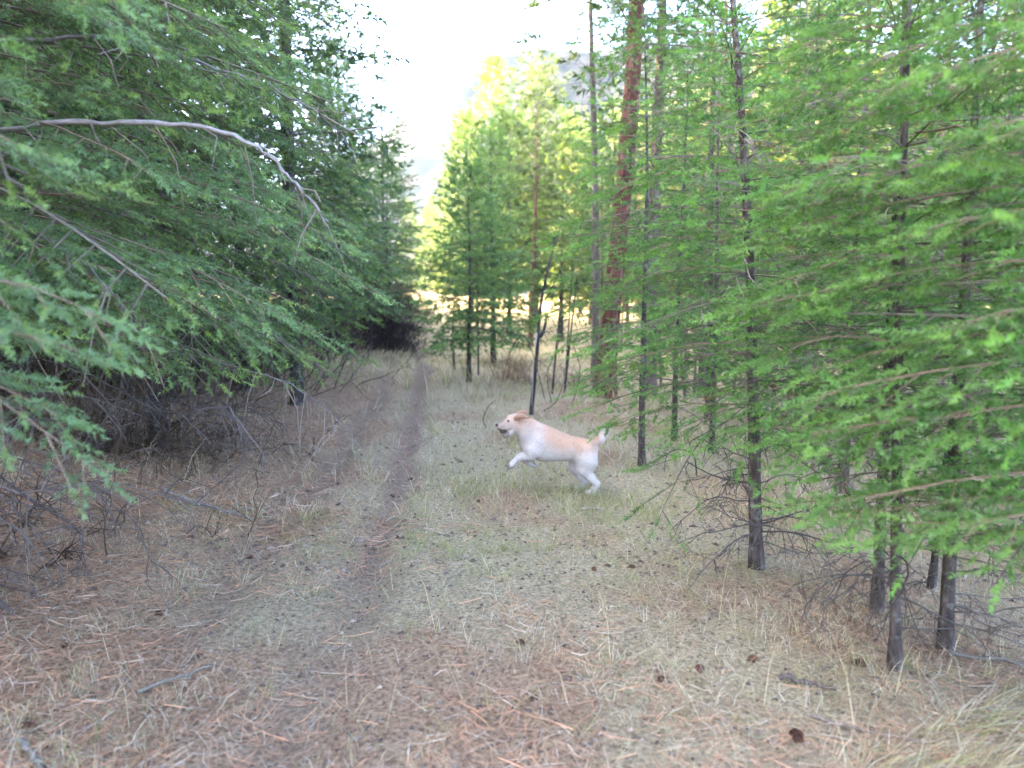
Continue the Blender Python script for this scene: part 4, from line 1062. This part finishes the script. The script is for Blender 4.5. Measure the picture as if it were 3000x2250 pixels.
# long flattened grass in the right foreground
n = 5200; x = rng.uniform(.55, 2.3, n); y = rng.uniform(1.7, 2.75, n) + rng.uniform(-.1, .1, n); k = (y - 1.6) < (x - .1) * .62; x, y = x[k], y[k]; n = len(x)
C = grass_colour(x, y, np.full(n, .3))
blades(G, x, y, rng.uniform(.12, .3, n), rng.uniform(.0016, .0032, n), rng.normal(-.35, .5, n), np.clip(rng.normal(1.1, .25, n), .3, 1.5), C)
tag(link("grass", G.mesh("grass", [M_GRASS])), kind="stuff")

def fallen(G, x, y, L, w, C, lift=0.006, bend=0.25):
    n = len(x); a = rng.uniform(0, 6.28, n); bd = rng.normal(size=n) * bend
    pts = []
    for t in (-.5, 0, .5):
        aa = a + bd * t
        px = x + np.cos(aa) * L * t; py = y + np.sin(aa) * L * t
        pts.append(np.stack([px, py, gz(px, py) + lift + rng.uniform(0, .014, n) + (.012 * rng.random(n) if t else 0)], -1))
    s = np.stack([-np.sin(a), np.cos(a), rng.normal(size=n) * .5], -1) * (w * .5)[:, None]
    V = np.stack([pts[0] - s, pts[0] + s, pts[1] - s, pts[1] + s, pts[2]], 1).reshape(-1, 3)
    F = (np.array([(0, 1, 3), (0, 3, 2), (2, 3, 4)])[None] + np.arange(n)[:, None, None] * 5).reshape(-1, 3)
    G.add(V, F, np.repeat(C, 5, 0), 0)
G = Geo()
ORANGE = np.array([0.36, 0.19, 0.105]); DUFF = np.array([0.23, 0.145, 0.09]); GREYN = np.array([0.36, 0.30, 0.225])
for (n, y0, y1, p, w) in ((30000, 1.5, 5.5, 1.5, .0019), (26000, 4.5, 13, 1.3, .0036)):
    x, y = sample_ground(n, y0, y1, p)
    lit = np.clip(sstep(-.6, -2.4, x + .9 * (fbm(x * .9, y * .9, 3) - .5)) + .6 * sstep(.5, .62, fbm(x * 1.4, y * 1.4, 91)) * (.4 + .9 * sstep(.45, .65, fbm(x * 3, y * 3, 92))) * sstep(6, 4, y) + .35 * sstep(1.0, 1.9, x) * sstep(7, 4, y) + .5 * rut(x, y), 0.08, 1)
    keep = rng.random(n) < lit; x, y = x[keep], y[keep]; n = len(x)
    r = rng.random(n)[:, None]
    C = np.where(r < .5, ORANGE, np.where(r < .8, DUFF, GREYN)) * rng.uniform(.7, 1.3, (n, 1))
    fallen(G, x, y, rng.uniform(.09, .19, n), w * rng.uniform(.8, 1.3, n), C)
tag(link("pine_needle_litter", G.mesh("pine_needle_litter", [M_LITTER])), kind="stuff")

G = Geo()      # crumbs of bark, twig ends and pale grit lying in the duff
for (n, y0, y1, sz) in ((5200, 1.5, 5, .007), (4200, 4, 12, .013)):
    x, y = sample_ground(n, y0, y1, 1.3)
    T = np.array([(1, 0, -.3), (-.5, .87, -.3), (-.5, -.87, -.3), (0.1, 0, .8)]); TF = np.array([(0, 1, 3), (1, 2, 3), (2, 0, 3)])
    a = rng.uniform(0, 6.28, n); s = np.minimum(sz * rng.lognormal(0, .45, n), sz * 2); st = rng.uniform(.4, 2.4, n)
    tx = T[None, :, 0] * st[:, None]; ty = np.tile(T[:, 1], (n, 1))
    Vx = x[:, None] + s[:, None] * (tx * np.cos(a)[:, None] - ty * np.sin(a)[:, None]); Vy = y[:, None] + s[:, None] * (tx * np.sin(a)[:, None] + ty * np.cos(a)[:, None])
    Vz = gz(x, y)[:, None] + .004 + s[:, None] * T[None, :, 2] * .7
    r = rng.random(n)[:, None]
    C = np.where(r < .72, np.array([.07, .05, .042]), np.where(r < .985, np.array([.19, .15, .115]), np.array([.15, .115, .09]))) * rng.uniform(.6, 1.3, (n, 1))
    G.add(np.stack([Vx, Vy, Vz], -1).reshape(-1, 3), (TF[None] + np.arange(n)[:, None, None] * 4).reshape(-1, 3), np.repeat(C, 4, 0), 0)
tag(link("bark_crumbs", G.mesh("bark_crumbs", [M_LITTER])), kind="stuff")

# ------------------------------------------------------------------ pine cones
def cone_mesh(seed):
    rg = np.random.default_rng(seed)
    G = Geo(); n = 90
    core = np.stack([np.linspace(-.045, .045, 9), np.zeros(9), np.zeros(9)], -1)
    tube(G, core, np.array([.006, .017, .022, .024, .023, .02, .016, .011, .004]), 10, (.05, .03, .022))
    for k in range(n):
        t = (k + .5) / n; a = k * 2.39996
        x = -.043 + .086 * t; r = .034 * math.sin(PI * min(1, .12 + .9 * t) ** .8) + .003
        o = np.array([0, math.cos(a), math.sin(a)]); s = np.array([0, -math.sin(a), math.cos(a)])
        b = np.array([x, 0, 0]) + o * r * .45; tip = np.array([x + .011, 0, 0]) + o * r * rg.uniform(.9, 1.08)
        w = .0075 * math.sin(PI * min(1, .15 + .8 * t))
        up = np.array([.004, 0, 0])
        Vv = np.array([b - s * w * .6, b + s * w * .6, tip + s * w, tip - s * w, tip + up + o * .002, b + up * 1.5])
        c = np.array([.075, .035, .022]) * rg.uniform(.6, 1.3)
        Cc = np.array([c * .6, c * .6, c * 1.2, c * 1.2, c * 1.5, c * .6])
        G.add(Vv, [(0, 1, 2), (0, 2, 3), (3, 2, 4), (0, 3, 4), (1, 4, 2), (0, 4, 5), (1, 5, 4)], Cc)
    return G.mesh("pine_cone", [M_CONE])
cones = [cone_mesh(i) for i in range(4)]
for i, (x, y, s, lab) in enumerate((
    (-1.79, 2.48, 1.25, "big dark pine cone lying in the bottom left corner"),
    (-2.11, 4.53, 1.0, "pine cone on reddish litter above left, near the dead twigs"),
    (-1.80, 3.47, 1.05, "reddish pine cone midway down the left litter slope"),
    (-2.03, 3.07, .9, "pine cone at the left edge above the corner cone"),
    (-1.69, 2.95, .8, "small dark pine cone between the left slope cones"),
    (-1.65, 4.33, .85, "pine cone beside the left rut on brown litter"),
    (0.49, 4.10, .95, "pine cone in green grass below the dog's belly"),
    (0.72, 4.12, .8, "small pine cone close right of the one below the dog"),
    (0.04, 3.15, .95, "pine cone alone on pale grass at the centre foreground"),
    (0.09, 2.69, .9, "pine cone half under dry grass at the bottom centre"),
    (0.62, 2.80, .95, "pine cone with dark hollow right of the bottom centre"),
    (-0.97, 4.75, .9, "dark pine cone at the near end of the right rut"),
    (-0.78, 4.70, .9, "dark pine cone just right of the rut's near end"),
    (-1.02, 5.9, .95, "pine cone in the middle of the right rut"),
    (-0.95, 6.5, .9, "pine cone higher up in the right rut, level with the dog's paws"),
    (-0.27, 5.55, .95, "pine cone in the grass between the rut and the dog's hind feet"),
    (1.06, 2.98, 1.0, "round dark pine cone on the slope left of the frontmost trunk"),
    (0.80, 2.88, 1.1, "broad brown pine cone beside white grit on the right"),
    (1.50, 2.92, 1.1, "reddish pine cone at the foot of the frontmost trunk"),
    (1.03, 2.42, 1.2, "rust red pine cone in flattened grass at the bottom right"),
    (1.98, 2.42, 1.0, "rust brown pine cone near the right edge of the bottom grass"))):
    o = link("pine_cone", cones[i % 4]); z = float(gz(x, y))
    s *= .5 * rng.uniform(.85, 1.2); o.location = (x, y, z + .010 * s); o.scale = (s * rng.uniform(.85, 1.3), s, s)
    o.rotation_euler = (rng.uniform(0, 6.28), rng.uniform(-.25, .25), rng.uniform(0, 6.28))
    tag(o, lab, "pine cone", "pine cones on the forest floor")

# fallen sticks
for i, (x, y, L, r, az, c, lab, cat) in enumerate((
    (-1.40, 2.82, .30, .010, .75, (.125, .11, .09), "short stick crusted with pale green lichen on the left litter", "stick"),
    (-1.68, 2.33, .22, .012, -.7, (.15, .14, .12), "pale lichened stick at the bottom left corner", "stick"),
    (1.22, 2.78, .22, .011, -.5, (.075, .062, .056), "thick grey weathered wood chunk on the right slope", "wood chunk"),
    (1.30, 2.45, .38, .007, -.55, (.15, .12, .10), "long bleached stick pointing down the right foreground slope", "stick"),
    (0.62, 5.35, .18, .008, .05, (.30, .27, .22), "short pale stick in the grass under the dog", "stick"),
    (-2.3, 5.2, .9, .014, -.45, (.17, .15, .145), "grey fallen branch lying on litter below the dead twigs", "stick"),
    (2.25, 3.05, .5, .010, -.2, (.11, .10, .085), "lichen covered stick right of the frontmost trunk's foot", "stick"))):
    rg = np.random.default_rng(300 + i)
    G = Geo(); n = 12; t = np.linspace(-.5, .5, n)
    px = x + np.cos(az) * L * t; py = y + np.sin(az) * L * t
    P = np.stack([px, py, gz(px, py) + r * .8 + .01], -1); P = P + rg.normal(size=P.shape) * r * .3
    P -= np.array([x, y, 0]) ; z0 = float(gz(x, y)); P[:, 2] -= z0
    tube(G, P, r * (1 - .4 * (t + .5)) * rg.uniform(.8, 1.15, n), 7, c, 0, .5, i)
    for k in range(3):
        j = rg.integers(2, n - 2); q = P[j] + nrm(np.array([rg.normal(), rg.normal(), .5])) * L * .14
        polyline_segs(G, np.array([P[j], q]), r * .45, r * .2, c, 0)
    o = link("fallen_stick", G.mesh("fallen_stick", [M_TWIG], smooth=True)); o.location = (x, y, z0)
    tag(o, lab, cat)

# ------------------------------------------------------------------ dog
def build_dog():
    N_ = -1    # near side is -y
    caps = []  # (a, ra, b, rb, lateral scale, blend)
    def chain(pts, rads, k=0.03, lat=1.0):
        for i in range(len(pts) - 1): caps.append((np.array(pts[i], float), rads[i], np.array(pts[i + 1], float), rads[i + 1], lat, k))
    # trunk
    chain([(-.070, 0, .352), (-.165, 0, .380), (-.275, 0, .398), (-.385, 0, .424), (-.480, 0, .455)], [.102, .090, .110, .130, .115], .05, 0.84)
    chain([(-.06, 0, .36), (-.01, 0, .37)], [.08, .055], .05, .9)
    chain([(-.40, 0, .375), (-.505, 0, .39)], [.088, .078], .05, .85)
    # neck and head
    chain([(-.455, 0, .50), (-.535, 0, .545), (-.610, -.005, .592)], [.098, .084, .070], .045, .85)
    chain([(-.635, -.008, .614), (-.668, -.012, .611)], [.064, .060], .03, .95)
    chain([(-.680, -.014, .592), (-.720, -.018, .578), (-.752, -.021, .566)], [.046, .042, .037], .014, .95)
    chain([(-.645, -.010, .568), (-.682, -.016, .528), (-.722, -.019, .496)], [.044, .033, .026], .012, .95)
    # ears thrown up and back
    chain([(-.645, -.052, .640), (-.615, -.082, .665), (-.575, -.100, .672), (-.530, -.102, .655)], [.016, .017, .018, .009], .012, 1.0)
    chain([(-.645, .038, .640), (-.61, .066, .668), (-.57, .084, .682), (-.535, .09, .672)], [.016, .017, .017, .009], .012, 1.0)
    # fore legs
    chain([(-.455, -.062, .455), (-.500, -.078, .375), (-.520, -.080, .335)], [.072, .054, .043], .04)
    chain([(-.520, -.080, .335), (-.565, -.080, .328), (-.612, -.078, .316)], [.040, .032, .026], .015)
    chain([(-.612, -.078, .316), (-.645, -.078, .285), (-.668, -.078, .256), (-.690, -.078, .240)], [.026, .022, .025, .020], .012)
    chain([(-.46, .062, .44), (-.505, .075, .365), (-.530, .076, .318)], [.068, .050, .040], .04)
    chain([(-.530, .076, .318), (-.585, .076, .300)], [.036, .027], .015)
    chain([(-.585, .076, .300), (-.545, .076, .262), (-.503, .076, .232), (-.468, .076, .212)], [.026, .021, .023, .016], .012)
    # hind legs
    chain([(-.055, -.060, .365), (-.045, -.085, .285), (-.068, -.088, .222)], [.100, .080, .056], .04, .8)
    chain([(-.068, -.088, .222), (-.010, -.086, .150), (.040, -.084, .098)], [.054, .036, .025], .02)
    chain([(.040, -.084, .098), (.016, -.084, .055), (-.004, -.084, .026)], [.025, .019, .021], .012)
    chain([(-.004, -.084, .026), (-.040, -.084, .020)], [.022, .019], .012)
    chain([(-.09, .055, .35), (-.095, .078, .26), (-.130, .082, .195)], [.09, .068, .050], .04, .8)
    chain([(-.130, .082, .195), (-.085, .082, .125), (-.045, .082, .082)], [.046, .032, .024], .02)
    chain([(-.045, .082, .082), (-.066, .082, .046), (-.082, .082, .024)], [.024, .019, .021], .012)
    chain([(-.082, .082, .024), (-.118, .082, .019)], [.021, .018], .012)
    # tail
    chain([(-.020, 0, .415), (.030, .004, .435), (.075, .01, .460), (.112, .016, .508), (.125, .022, .575)], [.035, .035, .035, .031, .011], .02)
    h = 0.0075
    lo = np.array([-.86, -.19, -.03]); hi = np.array([.17, .19, .74])
    ax = [np.arange(lo[i], hi[i], h) for i in range(3)]
    GX, GY, GZ = np.meshgrid(*ax, indexing='ij')
    D = np.full(GX.shape, 1.0)
    for a, ra, b, rb, lat, k in caps:
        m = max(ra, rb) / min(lat, 1) + 3.5 * k + 2 * h
        s = [slice(max(0, int((min(a[i], b[i]) - m - lo[i]) / h)), max(0, int((max(a[i], b[i]) + m - lo[i]) / h) + 2)) for i in range(3)]
        s = tuple(s)
        px, py, pz = GX[s] - a[0], (GY[s] - a[1]) / lat, GZ[s] - a[2]
        ab = b - a; ab = ab * np.array([1, 1 / lat, 1]); L2 = ab @ ab + 1e-9
        t = np.clip((px * ab[0] + py * ab[1] + pz * ab[2]) / L2, 0, 1)
        d = np.sqrt((px - t * ab[0]) ** 2 + (py - t * ab[1]) ** 2 + (pz - t * ab[2]) ** 2) - (ra + (rb - ra) * t)
        d = d * min(1, (1 + lat) / 2)
        o = D[s]
        hh = np.clip(.5 + .5 * (o - d) / k, 0, 1)
        D[s] = o * (1 - hh) + d * hh - k * hh * (1 - hh)
    # carve the open mouth and the toe gaps
    def carve(a, b, r, k=.008):
        a = np.array(a); b = np.array(b); ab = b - a; L2 = ab @ ab
        t = np.clip(((GX - a[0]) * ab[0] + (GY - a[1]) * ab[1] + (GZ - a[2]) * ab[2]) / L2, 0, 1)
        d = np.sqrt((GX - a[0] - t * ab[0]) ** 2 + (GY - a[1] - t * ab[1]) ** 2 + (GZ - a[2] - t * ab[2]) ** 2) - r
        return np.maximum(D, -d)
    for q in (-.03, -.015, 0, .015, .03):
        D = carve((-.690, -.018 + q, .548), (-.79, -.02 + q, .512), .0125)
    for yy in (-.09, -.078, -.066):
        D = carve((-.69, yy, .228), (-.715, yy, .235), .0028)
    # naive surface nets
    S = D < 0
    nx_, ny_, nz_ = S.shape
    cnt = np.zeros((nx_ - 1, ny_ - 1, nz_ - 1)); acc = np.zeros((nx_ - 1, ny_ - 1, nz_ - 1, 3))
    offs = [(i, j, k) for i in (0, 1) for j in (0, 1) for k in (0, 1)]
    def cs(A, o): return A[o[0]:nx_ - 1 + o[0], o[1]:ny_ - 1 + o[1], o[2]:nz_ - 1 + o[2]]
    for o in offs:
        for axn in range(3):
            if o[axn] == 1: continue
            o2 = list(o); o2[axn] = 1
            da, db = cs(D, o), cs(D, o2)
            cr = (da < 0) != (db < 0)
            t = np.where(cr, da / np.where(cr, da - db, 1), 0)
            p = np.zeros(acc.shape); p[..., 0], p[..., 1], p[..., 2] = o; p[..., axn] += t
            acc += p * cr[..., None]; cnt += cr
    act = cnt > 0
    idx = -np.ones(act.shape, int); idx[act] = np.arange(act.sum())
    ci = np.argwhere(act)
    Vd = lo + h * (ci + acc[act] / cnt[act][:, None])
    Fd = []
    for axn in range(3):
        u_, v_ = [(1, 2), (2, 0), (0, 1)][axn]
        sl = [slice(0, n_) for n_ in S.shape]
        a_ = [slice(1, n_ - 1) for n_ in S.shape]; b_ = list(a_); a_[axn] = slice(0, S.shape[axn] - 1); b_[axn] = slice(1, S.shape[axn])
        A, B = S[tuple(a_)], S[tuple(b_)]
        ed = np.argwhere(A != B)
        fl = A[A != B]
        e = ed + 1; e[:, axn] -= 1
        def cell(du, dv):
            c = e.copy(); c[:, u_] += du; c[:, v_] += dv
            return idx[c[:, 0], c[:, 1], c[:, 2]]
        q = np.stack([cell(-1, -1), cell(0, -1), cell(0, 0), cell(-1, 0)], -1)
        q[~fl] = q[~fl][:, ::-1]
        Fd.append(q)
    Fd = np.concatenate(Fd); Fd = Fd[(Fd >= 0).all(1)]
    # light smoothing
    for _ in range(2):
        sm = np.zeros_like(Vd); ct = np.zeros(len(Vd))
        for a, b in ((0, 1), (1, 2), (2, 3), (3, 0)):
            np.add.at(sm, Fd[:, a], Vd[Fd[:, b]]); np.add.at(ct, Fd[:, a], 1)
            np.add.at(sm, Fd[:, b], Vd[Fd[:, a]]); np.add.at(ct, Fd[:, b], 1)
        Vd = Vd * .5 + .5 * sm / ct[:, None]
    x, y, z = Vd.T
    n1 = fbm(x * 9, z * 9 + y * 5, 2) - .5
    cream = np.array([.39, .32, .26]); tan = np.array([.40, .27, .19]); white = np.array([.43, .40, .37])
    line = np.interp(x, [-.8, -.6, -.5, -.42, -.25, -.1, .0, .15], [.6, .545, .535, .44, .345, .35, .36, .44])
    n2 = fbm(x * 26 + y * 9, z * 26, 12) - .5
    back = sstep(-.07, .10, z - line + n1 * .09 + n2 * .03)
    band = np.exp(-((x + .44) / .05) ** 2) * .45            # paler band behind the shoulder
    back = back * (1 - band)
    C = white[None] * (1 - back[:, None]) + tan[None] * back[:, None]
    C = C * (1 + n1[:, None] * .14 + n2[:, None] * .08)
    def blend(w, c):
        nonlocal C
        C = C * (1 - w[:, None]) + np.array(c) * w[:, None]
    blend(sstep(.545, .60, z) * sstep(-.61, -.64, x) * .5, cream)
    ear = sstep(.032, .052, np.abs(y + .006)) * (z > .62) * sstep(-.66, -.645, x)
    ear = np.maximum(ear, (z > .648) & (x > -.63) & (x < -.5))
    blend(ear * .75, (.31, .19, .13))
    blend(sstep(-.69, -.745, x) * .6, (.20, .15, .125))
    mouth = sstep(.022, .008, np.abs((z - .532) - (x + .735) * -.36)) * (x < -.715)
    blend(mouth * .85, (.07, .04, .04))
    jaw = ((x < -.685) & (z < .532)).astype(float); blend(jaw * .75, (.13, .10, .085))
    paw = np.maximum.reduce([sstep(.262, .238, z) * (x < -.62), sstep(.022, .006, z) * .4, sstep(.235, .205, z) * ((x > -.52) & (x < -.44) & (y > .02)) * .5])
    blend(paw * .75, (.16, .135, .125))
    blend(sstep(.05, .09, x) * (z > .4) * .8, (.45, .42, .39))
    root = empty("dog", (0.665, 5.80 + .084, 0))
    root.location.z = float(gz(0.645, 5.80)) + .004
    tag(root, "yellow and white dog leaping left with open mouth and raised tail", "dog")
    link("body", make_mesh("body", Vd, Fd, [M_DOG], C, smooth=True), root)
    def ball(name, c, r, col, scale=(1, 1, 1)):
        G = Geo(); n = 9; t = np.linspace(-1, 1, n)
        tube(G, np.stack([t * r, 0 * t, 0 * t], -1), np.sqrt(np.maximum(1 - t * t, .0004)) * r, 10, col)
        o = link(name, G.mesh(name, [M_EYE], smooth=True), root); o.location = c; o.scale = scale
    ball("nose", (-.790, -.022, .582), .016, (.045, .028, .026), (.8, 1.1, .9))
    ball("eye", (-.695, -.058, .622), .0095, (.02, .012, .01))
    ball("eye", (-.693, .032, .622), .0085, (.02, .012, .01))
    # short coat: fine tapered hairs all over, lying back along the body
    rg = np.random.default_rng(9); n = 32000
    tri = Fd[rg.integers(0, len(Fd), n)]
    w = rg.dirichlet((1, 1, 1, 1), n)
    P = (Vd[tri] * w[..., None]).sum(1); Cc = (C[tri] * w[..., None]).sum(1)
    Nn = nrm(np.cross(Vd[tri[:, 2]] - Vd[tri[:, 0]], Vd[tri[:, 3]] - Vd[tri[:, 1]]))
    lay = np.array([.8, 0, -.45]) + rg.normal(size=(n, 3)) * .25
    lay = nrm(lay - Nn * (lay * Nn).sum(1, keepdims=True))
    L = rg.uniform(.012, .024, n) * np.where((P[:, 0] > -.0) & (P[:, 2] > .39), 1.15, 1.0) * np.where(P[:, 0] < -.64, .5, 1)
    tip = P + (lay * .9 + Nn * .42) * L[:, None]
    s = nrm(np.cross(lay, Nn)) * .0013
    Hv = np.stack([P - s - Nn * .001, P + s - Nn * .001, tip], 1).reshape(-1, 3)
    o = link("coat", make_mesh("coat", Hv, np.arange(len(Hv)).reshape(-1, 3), [M_DOG], np.repeat(Cc * rg.uniform(.88, 1.1, (n, 1)), 3, 0)), root)
    o["kind"] = "stuff"
    return root
M_EYE = mat_attr("wet_dark", rough=0.25, spec=0.5, noise=0.1)
dog = build_dog()

G = Geo(); t = np.linspace(-1, 1, 13)
tube(G, np.stack([t * .030, 0 * t, .006 * t], -1), np.sqrt(np.maximum(1 - t * t, .0004)) * .0225 * (1 + .12 * np.sin(t * 7)), 12, (.075, .055, .045), 0, .3, 4)
held = link("carried_object", G.mesh("carried_object", [M_CONE], smooth=True))
held.location = dog.location + Vector((-.737, -.021, .531)); held.rotation_euler = (0, .35, .5)
tag(held, "small dark brown object held in the leaping dog's open mouth", "carried object")
